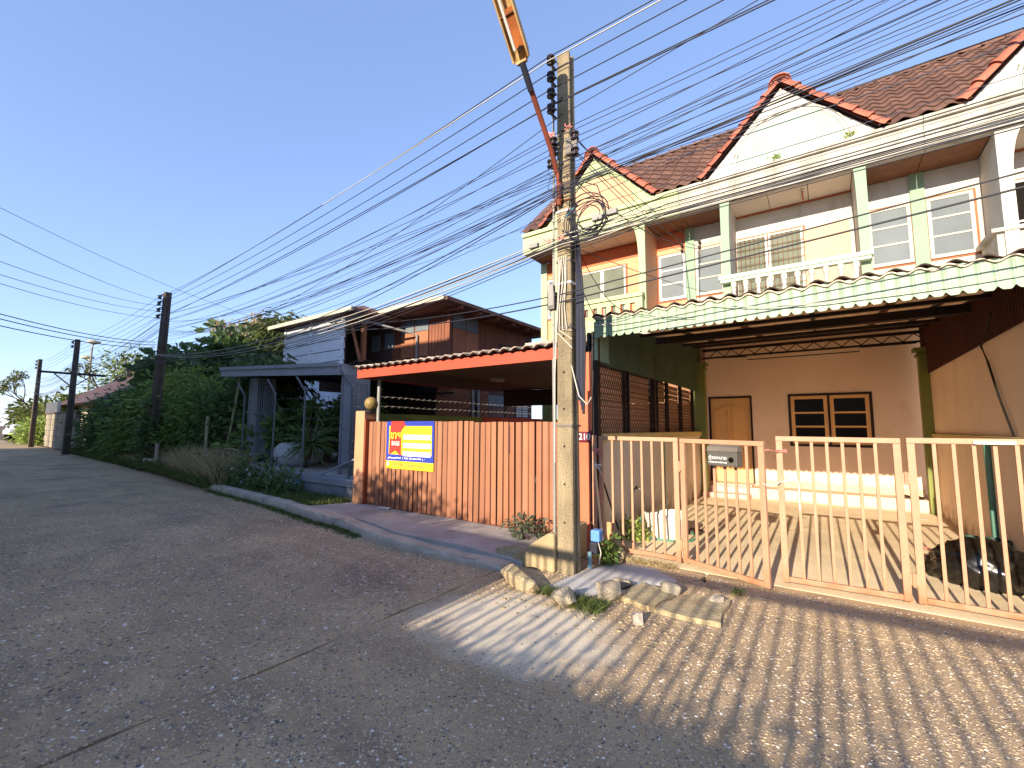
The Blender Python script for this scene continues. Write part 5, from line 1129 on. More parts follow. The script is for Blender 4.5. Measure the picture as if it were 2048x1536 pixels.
plant('mango_sapling', 'drooping long-leaved sapling at the left end of the grey carport', 'tree', -15.5, 7.6, 0, [(0,0,2.7,1.1,.9,1.0),(-.5,-.2,3.6,.8,.7,.7),(.4,0,3.2,.8,.7,.8)], 3000, .30, L_dark, asp=.26, seed=29, per=10, droop=.8, trunk_h=1.4)
plant('mango_tree', 'mango tree with sunlit yellow top behind the grey carport roof', 'tree', -21.6, 10.8, 0, [(0,0,5.6,1.6,1.3,1.2),(-1.8,.2,5.0,1.3,1.1,.9),(1.9,0,4.8,1.5,1.1,.9),(.4,0,6.3,.9,.8,.7),(3.0,.2,4.6,.9,.8,.6)], 5200, .34, L_mango, 'trees behind the hedge', asp=.24, seed=30, per=10, droop=.7, trunk_h=3.0, r0=.14, clump=.2)
plant('shrub', 'big-leaved green shrub by the bamboo rails, left of the carport post', 'shrub', -14.6, 7.2, .0, [(0,0,1.35,1.0,.8,.75),(.9,.2,1.5,.8,.7,.7),(-.6,0,1.0,.7,.6,.6)], 2200, .26, L_mid, asp=.42, seed=31, per=9)
plant('shrub', 'leafy shrub under the grey carport between post and yucca', 'shrub', -14.0, 9.3, .5, [(0,0,1.2,1.2,.8,.8),(1.3,0,1.0,1.0,.8,.7)], 3200, .16, L_mid, seed=32)
plant('shrub', 'tall leafy shrub behind the yucca at the right carport post', 'shrub', -11.6, 8.3, .5, [(0,0,1.6,.7,.6,.8),(-.3,0,1.0,.6,.5,.6)], 2400, .14, L_mid, seed=33)
plant('weed', 'grey-green weed growing at the foot of the salmon gate near the pole', 'weed', -3.55, 5.25, .08, [(0,0,.16,.24,.16,.15),(.15,-.05,.10,.2,.14,.10)], 420, .07, L_pale, asp=.3, seed=34, tips=3, r0=.006, trunk_h=.06, per=8)
plant('weed', 'leafy weed at the foot of the low pale wall, left of the tub', 'weed', -2.33, 6.25, .03, [(0,0,.14,.14,.18,.13),(.1,.1,.08,.12,.12,.08)], 380, .06, L_light, asp=.5, seed=35, tips=3, r0=.005, trunk_h=.05, per=8)
plant('weed', 'broad-leaved plant behind the blue water meter at the pole foot', 'weed', -2.18, 5.08, .0, [(0,0,.14,.09,.10,.12),(.03,0,.26,.07,.06,.07)], 120, .10, L_mid, asp=.5, seed=36, tips=3, r0=.006, trunk_h=.1, per=6)
plant('weed', 'tiny bright green weed in the joint before the ajar gate leaf', 'weed', -.78, 4.88, .0, [(0,0,.02,.06,.05,.03)], 160, .035, L_light, asp=.6, seed=37, tips=1, r0=.003, trunk_h=.01, per=8)
plant('shrub', 'ragged sunlit bush at the left end of the block wall', 'shrub', -54.5, 7.6, 0, [(0,0,1.0,2.2,1.0,1.2),(-1.5,0,.7,1.5,.9,.9)], 2600, .3, L_light, seed=41)
plant('climbing_vine', 'dark vine clad round the lower half of the leaning pole', 'vine', -19.95, 5.62, 0, [(0,0,.9,.42,.38,1.0),(.1,0,1.9,.34,.3,.8)], 2600, .13, L_dark, seed=43, r0=.03, tips=3)
# far sunlit trees at the left
FG = 'far trees at the end of the street'
for i, (x, y, h, r_, lab, m_) in enumerate(((-72, 12, 4.2, 3.2, 'low sunlit bush behind the white car', L_far), (-88, 13, 5.0, 4.5, 'sunlit tree mass at the far left edge', L_far), (-60, 11, 4.6, 2.2, 'yellow-green tree behind the block wall railing', L_far), (-95, 24, 14.5, 6.0, 'tall far tree with rounded top right of the twin lamp', L_light), (-78, 22, 11.5, 5.5, 'golden-lit far tree behind the maroon roof', L_far), (-66, 20, 9.0, 4.5, 'far tree just above the maroon roof ridge', L_light))):
    plant('far_tree', lab, 'tree', x, y, 0, [(0,0,h*.62,r_,r_*.8,h*.36),(r_*.5,0,h*.5,r_*.7,r_*.6,h*.3),(-r_*.5,0,h*.5,r_*.7,r_*.6,h*.28)], 3200, .5, m_, FG, seed=50+i, trunk_h=h*.35, r0=.2, per=12)
# nearly bare tree
def bare_tree(label, x, y, h, sp, seed, nleaf=500, m=None):
    t = thing('bare_tree', label, 'tree', (x,y,0), FG); rr = random.Random(seed); mb = MB(); tips = []
    def grow(p, d, L, r, k):
        q = p + d*L; mid = p.lerp(q, .5) + Vector((rr.uniform(-.06,.06), rr.uniform(-.06,.06), 0))*L; mb.tube([p, mid, q], [r, r*.85, r*.65], 5)
        if k == 0: tips.append(q); return
        for _ in range(rr.choice((2,3,3))):
            nd = (d + Vector((rr.uniform(-1,1)*sp, rr.uniform(-1,1)*sp, rr.uniform(-.1,.5)))).normalized(); grow(q, nd, L*rr.uniform(.6,.85), r*.6, k-1)
    grow(Vector((x,y,0)), Vector((.02,0,1)), h*.33, h*.022, 4); part('branches', mb, M_bark, t)
    P = np.array([tuple(tips[rr.randrange(len(tips))]) for _ in range(nleaf)]) + np.random.default_rng(seed).normal(size=(nleaf,3))*h*.02
    quads_obj('leaf_spray', leaves(P, np.random.default_rng(seed+1).normal(size=(nleaf,3)), h*.03), m or L_far, parent=t, kind='stuff')
bare_tree('nearly bare tree between the two far poles', -58, 13, 9.0, .75, 3); bare_tree('leafless pale tree far behind the leaning pole', -48, 20, 13, .6, 5, 900, L_dry); bare_tree('thin bare tree at the far left picture edge', -80, 11, 8.5, .8, 8, 700)
# yucca by the fence
yu = thing('yucca', 'spiky yucca with two heads and a leaning trunk behind the wire fence', 'plant', (-11.2, 6.55, .5))
mb = MB(); mb.tube([(-11.35,6.55,.45),(-11.25,6.55,.75),(-11.15,6.55,1.1)], [.12,.09,.07], 8); mb.tube([(-11.2,6.55,.9),(-11.3,6.6,1.5),(-11.15,6.6,1.95)], [.06,.05,.045], 8); part('trunk', mb, M_bark, yu, smooth=True)
def spikes(c, n, L, up, rg, w=.05):
    d = unit(rg.normal(size=(n,3))*np.array([1,1,.7]) + np.array([0,0,up])); S = unit(np.cross(d, rg.normal(size=(n,3)))); LL = L*(.7+.5*rg.random((n,1))); c = np.array(c)
    g = np.array([0,0,-1.0]); p1 = c + d*LL*.5; p2 = c + d*LL*.95 + g*LL*.22*(1-d[:,2:3]**2)
    return np.stack([np.broadcast_to(c, p1.shape) - S*w*.3, p1 - S*w*.5, p2, p1 + S*w*.5, np.broadcast_to(c, p1.shape) + S*w*.3], axis=1)
rg = np.random.default_rng(9); quads_obj('leaf_head', spikes((-11.0,6.5,1.15), 130, .85, .15, rg), L_blade, parent=yu); quads_obj('leaf_head', spikes((-11.15,6.6,2.0), 90, .5, .5, rg, .045), L_blade, parent=yu)
# verge grass, dry stalks, ground weeds (nobody could count them)
def blades(n, xr, yf, h, rg, w=.012, lean=.35, zf=lambda x, y: .08):
    x = rg.uniform(xr[0], xr[1], n); y = yf(x, rg); z = zf(x, y) * np.ones(n); p = np.stack([x, y, z], 1)
    d = unit(rg.normal(size=(n,3))*np.array([lean,lean,0]) + np.array([0,0,1])); s = unit(np.cross(d, rg.normal(size=(n,3)))); L = h*(.5+.8*rg.random((n,1)))
    tip = p + d*L + np.stack([d[:,0], d[:,1], -.3*np.abs(d[:,0])], 1)*L*.6
    mid = p + d*L*.55
    return np.stack([p - s*w*.5, mid - s*w*.4, tip, mid + s*w*.4, p + s*w*.5], 1)
ey = np.vectorize(edge_y); rg = np.random.default_rng(12)
Q = [blades(15000, (-36,-12.5), lambda x, r: ey(x) + np.abs(r.normal(size=len(x)))*.55 - .12, .38, rg, .022, .5, lambda x, y: np.where(x > -20, .06, 0)),
     blades(6500, (-12.5,-7.9), lambda x, r: ey(x) + .25 + r.random(len(x))*1.05, .14, rg, .014, .6),
     blades(2600, (-12.6,-5.6), lambda x, r: ey(x) - np.abs(r.normal(size=len(x)))*.07, .07, rg, .012, .8, lambda x, y: 0*x)]
quads_obj('verge_grass', np.concatenate(Q), L_grass, 'green grass and weeds along the roadside verge', 'grass', kind='stuff')
Q = [blades(3600, (-16.8,-12.3), lambda x, r: ey(x) + .05 + r.random(len(x))*.7, .85, rg, .016, .3), blades(1300, (-24,-15), lambda x, r: ey(x) + .0 + r.random(len(x))*.6, .42, rg, .02, .4), blades(500, (-2.2,-1.5), lambda x, r: 5.30 + r.random(len(x))*.1, .07, rg, .008, .7, lambda x, y: 0*x)]
quads_obj('dry_grass', np.concatenate(Q), L_dry, 'straw-coloured dry grass standing on the verge', 'grass', kind='stuff')
def patch(cx_, cy, r_, n, h): return blades(n, (cx_-r_, cx_+r_), lambda x, r: cy + r.normal(size=len(x))*r_*.4, h, rg, .007, .6, lambda x, y: 0*x)
single_tuft = [( -1.88, 3.80, .20, 900, .07, 'small grass tuft between the concrete chunks by the road'), (-2.28, 3.86, .10, 350, .08, 'grass tuft in the corner of the long broken kerb block')]
for cx_, cy, r_, n, h, lab in single_tuft: quads_obj('grass_tuft', patch(cx_, cy, r_, n, h), L_grass, lab, 'grass', (cx_, cy, 0))
# verge weeds with pale flowers by the low wall
P = np.stack([rg.uniform(-14.6,-9.6,1500), rg.uniform(5.0,5.6,1500), .1+np.abs(rg.normal(size=1500))*.28], 1)
quads_obj('verge_weeds', leaves(P, rg.normal(size=(1500,3)) + [0,0,.6], .15, .3, r=rg), L_dark, 'dark leafy weeds in front of the low grey wall', 'weeds', kind='stuff')
P = P[:60] + [0,-.05,.1]; quads_obj('verge_flowers', leaves(P, rg.normal(size=(60,3)), .06, .8, r=rg), leaf_mat('pale_flowers', (.45,.5,.6)), 'pale flowers dotted over the verge weeds', 'flowers', kind='stuff')
# moss and sprouts on the white fascia
for x, z, lab in ((-.55, 6.98, 'small green sprout on the white fascia under the arch panel'), (.62, 6.98, 'tiny sprout on the fascia at the right of the white gable')):
    Pm = np.stack([x + rg.normal(size=60)*.05, np.full(60, 9.9), z + np.abs(rg.normal(size=60))*.04], 1); quads_obj('fern_sprout', leaves(Pm, rg.normal(size=(60,3)) + [0,-.6,.6], .05, .4, r=rg), L_light, lab, 'sprout', (x, 9.9, z))

# ------------------------------------------------------------------ loose pebbles standing proud of the road cement
def pebbles(n, xr, yr, smin, smax, seed, dens=None):
    r = np.random.default_rng(seed); base = np.array([[1,0,0],[-1,0,0],[0,1,0],[0,-1,0],[0,0,1],[.7,.7,.5],[-.7,.7,.5],[.7,-.7,.5],[-.7,-.7,.5]], float)
    tri = [(4,5,6),(4,6,8),(4,8,7),(4,7,5),(5,2,6),(6,1,8),(8,3,7),(7,0,5),(5,0,2),(6,2,1),(8,1,3),(7,3,0)]
    c = np.stack([r.uniform(*xr, n), r.uniform(*yr, n), np.zeros(n)], 1)
    if dens is not None: c = c[r.random(n) < dens(c)]
    n = len(c); s = smin + (smax-smin)*r.random((n,1))**2.2; a = r.uniform(0, 2*PI, n); ca, sa = np.cos(a), np.sin(a)
    v = base[None]*np.stack([s[:,0]*r.uniform(.8,1.4,n), s[:,0]*r.uniform(.6,1,n), s[:,0]*r.uniform(.22,.45,n)], 1)[:,None,:]
    x = v[...,0]*ca[:,None] - v[...,1]*sa[:,None]; y = v[...,0]*sa[:,None] + v[...,1]*ca[:,None]; v = np.stack([x, y, v[...,2]], -1) + c[:,None,:]
    t = v[:, np.array(tri)]; return t.reshape(-1, 3, 3), n
patchd = lambda c: np.clip(((c[:,0]+2.15)/1.05)**2 + ((c[:,1]-3.1)/.72)**2 - .35, .06, 1)
def pebble_obj(name, sets, m, label):
    vs = []; off = 0; me = bpy.data.meshes.new(name); V = np.concatenate(sets); 
    N = len(V); me.vertices.add(N*3); me.vertices.foreach_set('co', V.reshape(-1).astype(np.float32)); me.loops.add(N*3); me.loops.foreach_set('vertex_index', np.arange(N*3, dtype=np.int32)); me.polygons.add(N); me.polygons.foreach_set('loop_start', (np.arange(N)*3).astype(np.int32)); me.polygons.foreach_set('loop_total', np.full(N,3,np.int32)); me.update(calc_edges=True)
    bm = bmesh.new(); bm.from_mesh(me); bmesh.ops.remove_doubles(bm, verts=bm.verts, dist=1e-5)
    for f in bm.faces: f.smooth = True
    bm.to_mesh(me); bm.free(); me.materials.append(m); o = bpy.data.objects.new(name, me); COL.objects.link(o); WL[o] = Vector(); return tag(o, label, 'gravel', kind='stuff')
def peb_mat():
    m = bpy.data.materials.new('river_pebbles'); m.use_nodes = True; N = m.node_tree.nodes; K = m.node_tree.links; p = N['Principled BSDF']; geo = N.new('ShaderNodeNewGeometry'); r = N.new('ShaderNodeValToRGB'); K.new(geo.outputs['Random Per Island'], r.inputs[0]); cr = r.color_ramp; cr.interpolation = 'CONSTANT'
    pal = [(0,'#b3a08a'),(.2,'#c9b28f'),(.38,'#8d8178'),(.55,'#d2bb97'),(.7,'#6d645f'),(.8,'#bca58a'),(.93,'#ece4d6')]
    cr.elements[0].color = (*lin(pal[0][1]),1); cr.elements[1].position = .2; cr.elements[1].color = (*lin(pal[1][1]),1)
    for t, c in pal[2:]: e = cr.elements.new(t); e.color = (*lin(c),1)
    K.new(r.outputs[0], p.inputs['Base Color']); p.inputs['Roughness'].default_value = .7; return m
S1, _ = pebbles(60000, (-3.08,2.3), (1.2,5.3), .003, .011, 1, patchd); S2, _ = pebbles(80000, (-15,-3.12), (-.4,4.6), .0035, .0165, 2, lambda c: np.where(c[:,1] < ey(c[:,0])-.05, np.clip(1.25 + (c[:,0]+4.5)*.11, .0, 1), 0)); S3, _ = pebbles(18000, (-3.08,1.5), (-.2,1.4), .003, .0125, 3)
pebble_obj('road_pebbles', [S1, S2, S3], peb_mat(), 'exposed river pebbles standing out of the worn road cement')
S4, _ = pebbles(500, (-3.0,-1.0), (3.3,5.2), .008, .028, 4); pebble_obj('loose_grit', [S4], M_rock2, 'loose grit and cement crumbs round the rubble')
# ------------------------------------------------------------------ wooden house and its grey carport
M_wood = mat('weathered_brown_boards', '#84503a', rough=.75, var=.2, scale=1.5, fine=.15, fscale=25, bump=.15, dirt='#3a2018', dirt_amt=.3, streak=True)
M_wood2 = mat('shutter_boards', '#a3684a', rough=.7, var=.12, fine=.1, bump=.1)
M_dwood = mat('dark_boards', '#55403a', rough=.8, var=.2, fine=.15)
M_wsheet = mat('white_cladding', '#e6e8ea', rough=.6, var=.05, fine=.04, bump=.04, dirt='#9aa0a4', dirt_amt=.15, streak=True)
M_gutter = mat('cream_gutter', '#b5b09a', rough=.6, var=.08, fine=.05)
M_greyst = mat('grey_painted_steel', '#91959e', rough=.55, var=.1, fine=.06, bump=.05)
M_greyd = mat('grey_lattice', '#7e8086', rough=.6, var=.12, fine=.08)
wh = thing('wooden_house', 'brown timber two-storey house with white cladding wing behind the grey carport', 'house', (-12, 12, .5))
XR, YFm, ZE = -10.3, 10.85, 5.68
def battens_x(mb, x0, x1, z0, z1, y, p=.15):
    n = int((x1-x0)/p)
    for i in range(n): mb.box(x0+i*p, x0+i*p+p*.80, y-.015, y, z0, z1)
def battens_y(mb, y0, y1, z0, z1, x, p=.15):
    n = int((y1-y0)/p)
    for i in range(n): mb.box(x, x+.015, y0+i*p, y0+i*p+p*.80, z0, z1)
q = MB(); q.box(-18, XR, YFm, 16, 3.12, 5.62); part('core', q, M_dwood, wh); q = MB(); q.box(-14.6, XR, YFm, 16, .5, 3.118); part('lower_core', q, M_dwood, wh)
q = MB(); battens_x(q, -13.2, XR, 3.2, 5.6, YFm-.001); part('front_boards', q, M_wood, wh)
q = MB(); battens_y(q, YFm, 15.6, 3.2, 5.6, XR+.001); part('side_boards', q, M_wood, wh)
q = MB(); battens_x(q, -17.5, -13.3, 3.2, 5.6, YFm-.001, .2); part('recess_boards', q, M_dwood, wh)
# corner trim
q = MB(); q.box(XR-.05, XR+.06, YFm-.06, YFm+.05, .5, 5.62); part('corner_post', q, M_wood, wh)
# front shutters: brown leaves below, pale panes above
for a, b in ((-12.7, -11.98), (-11.97, -11.25)):
    q = MB(); q.box(a+.02, b-.02, YFm-.05, YFm-.017, 4.08, 4.98); w_ = part('shutter', q, M_wood2, wh)
    q = MB(); q.box(a+.03, b-.03, YFm-.04, YFm-.02, 5.0, 5.42); part('pane', q, M_frost, w_)
for a, b in ((10.98, 11.63), (11.66, 12.32)):
    q = MB(); q.box(XR+.018, XR+.05, a, b, 4.1, 4.98); w_ = part('shutter', q, M_wood2, wh)
    q = MB(); q.box(XR+.02, XR+.045, a+.01, b-.01, 5.0, 5.5); part('pane', q, M_frost, w_)
for a in (13.6, 14.05): q = MB(); q.box(XR+.018, XR+.03, a, a+.4, 4.35, 4.85); part('small_window', q, M_dwood, wh)
for x in (-14.4, -13.6):
    q = MB(); q.box(x, x+.5, YFm-.05, YFm-.017, 4.5, 5.1); part('pane', q, M_frost, wh)
q = MB(); q.bar((-13.25, 9.6, 3.3), (-13.25, 9.6, 5.5), .14); q.bar((-13.5, 9.2, 5.35), (-12.95, 9.4, 3.45), .08); part('porch_post', q, M_wood2, wh)
# main roof: low hip with deep boarded eaves
def hip(mb, x0, x1, y0, y1, z, rise, th=.12):
    m = min(x1-x0, y1-y0)*.5; xa, xb = x0+m, x1-m; ym = (y0+y1)/2
    b = [(x0,y0,z),(x1,y0,z),(x1,y1,z),(x0,y1,z)]; t = [(xa,ym,z+rise),(xb,ym,z+rise)]
    mb.add(b+t+[(x,y,z-th) for x,y,_ in b], [(0,1,5,4),(1,2,5),(2,3,4,5),(3,0,4),(0,6,7,1),(1,7,8,2),(2,8,9,3),(3,9,6,0),(6,9,8,7)])
q = MB(); hip(q, -18.3, -9.45, 9.83, 16.6, ZE, 1.1); rf = part('roof', q, mat('eave_timber', '#7d5a4a', rough=.8, var=.2, fine=.1), wh)
for i in range(6): q = MB(); y = 10.6+i*.98; q.bar((-10.3, y, ZE-.19), (-9.5, y, ZE-.19), .08, .12); part('outrigger', q, M_wood, rf)
q = MB(); q.box(-13.0, -9.50, 9.72, 9.83, ZE-.13, ZE+.0); part('gutter', q, M_gutter, rf)
q = MB(); q.tube([(-13.05, 9.2, 5.3), (-12.0, 10.3, 4.95), (-11.75, 10.72, 4.85), (-11.75, 10.74, 3.4)], .045, 8); part('downpipe', q, M_pvc, wh, smooth=True)
# wing roof
q = MB(); hip(q, -17.9, -12.45, 8.60, 11.2, 5.50, .55, .10); r2 = part('wing_roof', q, MATS['eave_timber'], wh)
q = MB(); q.box(-17.9, -12.45, 8.50, 8.60, 5.38, 5.51); part('gutter', q, M_gutter, r2)
# white cladding: overlapping sheets with dark gaps
for i in range(5):
    z = 3.50 + i*.385; q = MB(); q.obox((-15.3, 8.9, z+.165), (1.95,0,0), (0,.012,0), (0,-.02,.172)); part('cladding_board', q, M_wsheet, wh)
q = MB(); q.box(-17.25, -13.35, 8.93, 8.97, 3.3, 5.4); part('cladding_backing', q, M_dwood, wh)
for x in (-17.2, -15.4, -13.42): 
    for i in range(5): q = MB(); z = 3.6+i*.385; q.box(x-.05, x+.05, 8.84, 8.875, z, z+.27); part('cladding_clip', q, M_wsheet, wh)
# lower storey seen under the red carport: lattice, door, louvres
q = MB(); battens_y(q, YFm, 15.8, .5, 3.1, XR+.001, .22); part('lower_boards', q, M_dwood, wh)
def lattice(y0, y1, z0, z1, x, nm):
    mb = MB(); s = .13; n = int((y1-y0+z1-z0)/s)
    for i in range(n):
        for sg in (1,-1):
            a = y0 - (z1-z0) + i*s if sg > 0 else y0 + i*s
            ya, yb = a, a + sg*(z1-z0); t0, t1 = 0., 1.; d = yb-ya
            lo, hi = sorted(((y0-ya)/d, (y1-ya)/d)); t0, t1 = max(t0, lo), min(t1, hi)
            if t1-t0 > .03: mb.bar((x, ya+d*t0, z0+(z1-z0)*t0), (x, ya+d*t1, z0+(z1-z0)*t1), .03, .012, up=(1,0,0))
    part(nm, mb, M_wood2, wh)
lattice(10.2, 11.9, 1.7, 2.9, XR+.09, 'lattice'); lattice(12.3, 12.9, 1.7, 2.9, XR+.09, 'lattice'); lattice(14.0, 14.5, 1.7, 2.9, XR+.09, 'lattice')
q = MB(); q.box(XR+.03, XR+.06, 12.95, 13.95, .6, 2.35); part('door', q, mat('bleached_door', '#6e5248', rough=.85, var=.3, fine=.2, dirt='#9a8070', dirt_amt=.3, streak=True), wh)
q = MB(); q.box(XR+.03, XR+.05, 12.95, 13.95, 2.37, 2.8); part('fanlight', q, M_frost, wh)
for a in (14.75, 15.2):
    for i in range(5): q = MB(); q.obox((XR+.06, a+.2, 2.05+i*.1), (0,.19,0), (.02,0,.03), (0,0,.006)); part('louvre', q, M_wsheet, wh)
q = MB(); q.box(XR+.02, XR+.05, 14.55, 15.8, 1.45, 1.85); part('white_dado', q, M_wsheet, wh)
for y in (11.95, 12.25): q = MB(); q.tube([(XR+.15, y, .5), (XR+.15, y, 3.0)], .04, 8); part('post', q, M_pvc, wh, smooth=True)
# grey carport
gc = thing('carport', 'slate grey steel carport with lattice posts in front of the wooden house', 'carport', (-12, 7, .5))
def gz(x): return 3.05 + (-9.17-x)*.055
q = MB(); q.add([(-15.4,5.98,gz(-15.4)-.26),(-9.17,5.98,gz(-9.17)-.26),(-9.17,5.98,gz(-9.17)),(-15.4,5.98,gz(-15.4)),(-15.4,6.04,gz(-15.4)-.26),(-9.17,6.04,gz(-9.17)-.26),(-9.17,6.04,gz(-9.17)),(-15.4,6.04,gz(-15.4))], [(0,1,2,3),(4,7,6,5),(0,4,5,1),(3,2,6,7),(0,3,7,4),(1,5,6,2)]); part('fascia', q, M_greyst, gc)
q = MB(); q.bar((-15.42,5.96,gz(-15.4)-.02), (-9.15,5.96,gz(-9.17)-.02), .05, .09); part('fascia_lip', q, M_greyst, gc)
q = MB(); q.add([(-9.18,6.05,gz(-9.17)-.26),(-9.12,6.05,gz(-9.17)-.26),(-9.12,10.2,gz(-9.17)-.1),(-9.18,10.2,gz(-9.17)-.1),(-9.18,6.05,gz(-9.17)),(-9.12,6.05,gz(-9.17)),(-9.12,10.2,gz(-9.17)+.15),(-9.18,10.2,gz(-9.17)+.15)], [(0,1,2,3),(4,7,6,5),(0,4,5,1),(1,5,6,2),(2,6,7,3),(3,7,4,0)]); part('side_fascia', q, M_greyst, gc)
q = MB(); q.sheet([[(-15.38,6.05,gz(-15.4)-.05),(-9.2,6.05,gz(-9.17)-.05)],[(-15.38,10.6,gz(-15.4)+.15),(-9.2,10.6,gz(-9.17)+.15)]], (0,0,.03)); part('roof_sheet', q, M_greyd, gc)
for i in range(9): q = MB(); x = -9.12; piece('edge_tile', ME_ct, M_whtile, gc, (-9.1, 6.4+i*.40, gz(-9.17)+.02+i*.016), (0,0,-PI/2), (1.9,1,1.2))
for i in range(7): q = MB(); y = 6.6+i*.55; q.bar((-15.3,y,gz(-15.4)-.12),(-9.2,y,gz(-9.17)-.12), .05,.08); part('purlin', q, M_steel, gc)
def lattice_post(x, y, w, z1):
    p = MB(); 
    for sx in (-1,1):
        for sy in (-1,1): p.box(x+sx*w-.03, x+sx*w+.03, y+sy*w-.03, y+sy*w+.03, .5, z1)
    po = part('post', p, M_greyd, gc)
    for k in range(7):
        s = MB(); xx = x-w+.06+k*(2*w-.12)/6; s.box(xx-.014, xx+.014, y-w-.01, y-w+.01, .75, z1-.05); part('post_bar', s, M_greyst, po)
        s = MB(); yy = y-w+.06+k*(2*w-.12)/6; s.box(x+w-.01, x+w+.01, yy-.014, yy+.014, .75, z1-.05); part('post_bar', s, M_greyst, po)
    s = MB(); s.box(x-w+.031, x+w-.031, y-w-.012, y+w-.031, 1.5, 1.78); part('post_panel', s, M_greyd, po); s = MB(); s.box(x-w-.02, x+w+.02, y-w-.02, y+w+.02, z1-.2, z1); part('post_collar', s, M_greyd, po)
lattice_post(-9.0, 6.35, .20, gz(-9)-.27); lattice_post(-14.2, 6.7, .24, gz(-14.2)-.27)
q = MB(); q.bar((-14.2,9.9,2.75),(-9.2,9.9,2.62),.05); q.bar((-14.2,9.9,3.05),(-9.2,9.9,2.9),.05)
for i in range(10): x = -14.1+i*.53; q.bar((x,9.9,2.73),(x,9.9,3.03),.04)
part('back_truss', q, M_steel, gc)
# low retaining wall with pipe posts and barbed wire
lw_ = thing('low_wall', 'low grey rendered wall with pipe posts left of the gate pillar', 'wall', (-9.0, 5.65, 0))
q = MB(); q.box(-10.4, -7.78, 5.58, 5.80, 0, .37); part('wall_panel', q, mat('grey_blue_render', '#7d828a', rough=.9, var=.2, fine=.15, bump=.3, dirt='#4a4c4e', dirt_amt=.45, dirt_scale=3, low=('#4a4838', .1, .2)), lw_)
q = MB(); q.box(-10.5, -7.775, 5.55, 5.84, .372, .515); part('cap', q, mat('grey_coping', '#8a8e94', rough=.9, var=.12, fine=.1, bump=.2), lw_, bevel=.01)
q = MB(); q.bar((-9.15,5.68,.52),(-9.05,5.68,.60),.03); q.tube([(-9.15,5.68,.56),(-7.82,5.68,.98)], .02, 8); part('stay_pipe', q, M_greyst, lw_, smooth=True)
for x, lab in ((-8.17,0),(-9.98,0),(-11.35,0),(-13.0,0)):
    q = MB(); q.tube([(x,5.68,.3),(x+.0,5.68,2.42),(x-.28,5.60,2.78)], .024, 8); part('fence_post', q, mat('grey_pipe', '#5f6468', rough=.6, var=.15) if 'grey_pipe' not in MATS else MATS['grey_pipe'], lw_, smooth=True)
for k in range(7):
    z = .82+k*.24; pts = [(-7.8-i*.36, 5.64+.015*math.sin(i*2), z+.02*math.sin(i*1.7+k)-.02*(i%4==2)) for i in range(19)]
    q = MB(); q.tube(pts, .0025, 4)
    for i in range(38): x = -7.85-i*.18; q.bar((x,5.62,z-.015),(x-.02,5.66,z+.02),.004)
    part('barbed_wire', q, M_iron, lw_)
# concrete jar and car under the carport
q = MB(); q.lathe((-12.2,6.85,.5), [(.42,0),(.58,.12),(.66,.30),(.62,.5),(.50,.62),(.44,.64),(.42,.60)], 28); single('water_jar', q, mat('white_cement_jar', '#b5b6b8', rough=.8, var=.12, fine=.1, bump=.2, dirt='#7a7a78', dirt_amt=.3), 'whitewashed round water jar behind the wire fence', 'water jar', (-12.2,6.85,.5), smooth=True)
q = MB(); q.lathe((-12.6,7.7,.5), [(.3,0),(.36,.25),(.38,.5),(.40,.7),(.36,.72)], 20); single('clay_pot', q, mat('brown_clay', '#7a5c48', rough=.85, var=.15), 'brown clay planter standing behind the white water jar', 'planter', (-12.6,7.7,.5), smooth=True)
car = thing('parked_car', 'dark car parked under the grey carport, mostly hidden by a yucca', 'car', (-12.0, 9.0, .5))
M_carp = mat('dark_car_paint', '#20242a', rough=.25, var=.05, bump=0, spec=.6, coat=.5); M_tyre = mat('tyre_rubber', '#141414', rough=.8, bump=.05)
def car_body(mb, x, y, L, W, z, flip=1):
    prof = [(-.5,.30),(-.5,.62),(-.47,.78),(-.22,.86),(-.08,1.32),(.26,1.36),(.40,.92),(.49,.86),(.5,.55),(.5,.30)]
    rows = []
    for s, wk in ((-1,.92),(-.86,1),(.86,1),(1,.92)):
        rows.append([(x+flip*u*L*(1 if abs(s)<.9 else .985), y + s*W/2*(1 if zz < .9 else .86), z+zz*wk if zz > .31 else z+zz) for u, zz in prof])
    mb.grid(rows); mb.add(rows[0], [tuple(range(len(prof)))]); mb.add(rows[-1], [tuple(range(len(prof)))[::-1]])
q = MB(); car_body(q, -12.0, 9.0, 4.1, 1.7, .5); part('body', q, M_carp, car, smooth=True)
for s, x in ((-1,-13.3),(-1,-10.75),(1,-13.3),(1,-10.75)):
    q = MB(); y = 9.0+s*.78; q.tube([(x,y-.1,.82),(x,y+.1,.82)], .32, 24); w_ = part('wheel', q, M_tyre, car, smooth=True)
    q = MB(); q.tube([(x,y-.115,.82),(x,y+.115,.82)], .19, 16); part('rim', q, M_iron, w_, smooth=True)
q = MB(); q.box(-12.3,-10.9,8.20,8.26,1.42,1.75); part('side_glass', q, M_darkglass, car)
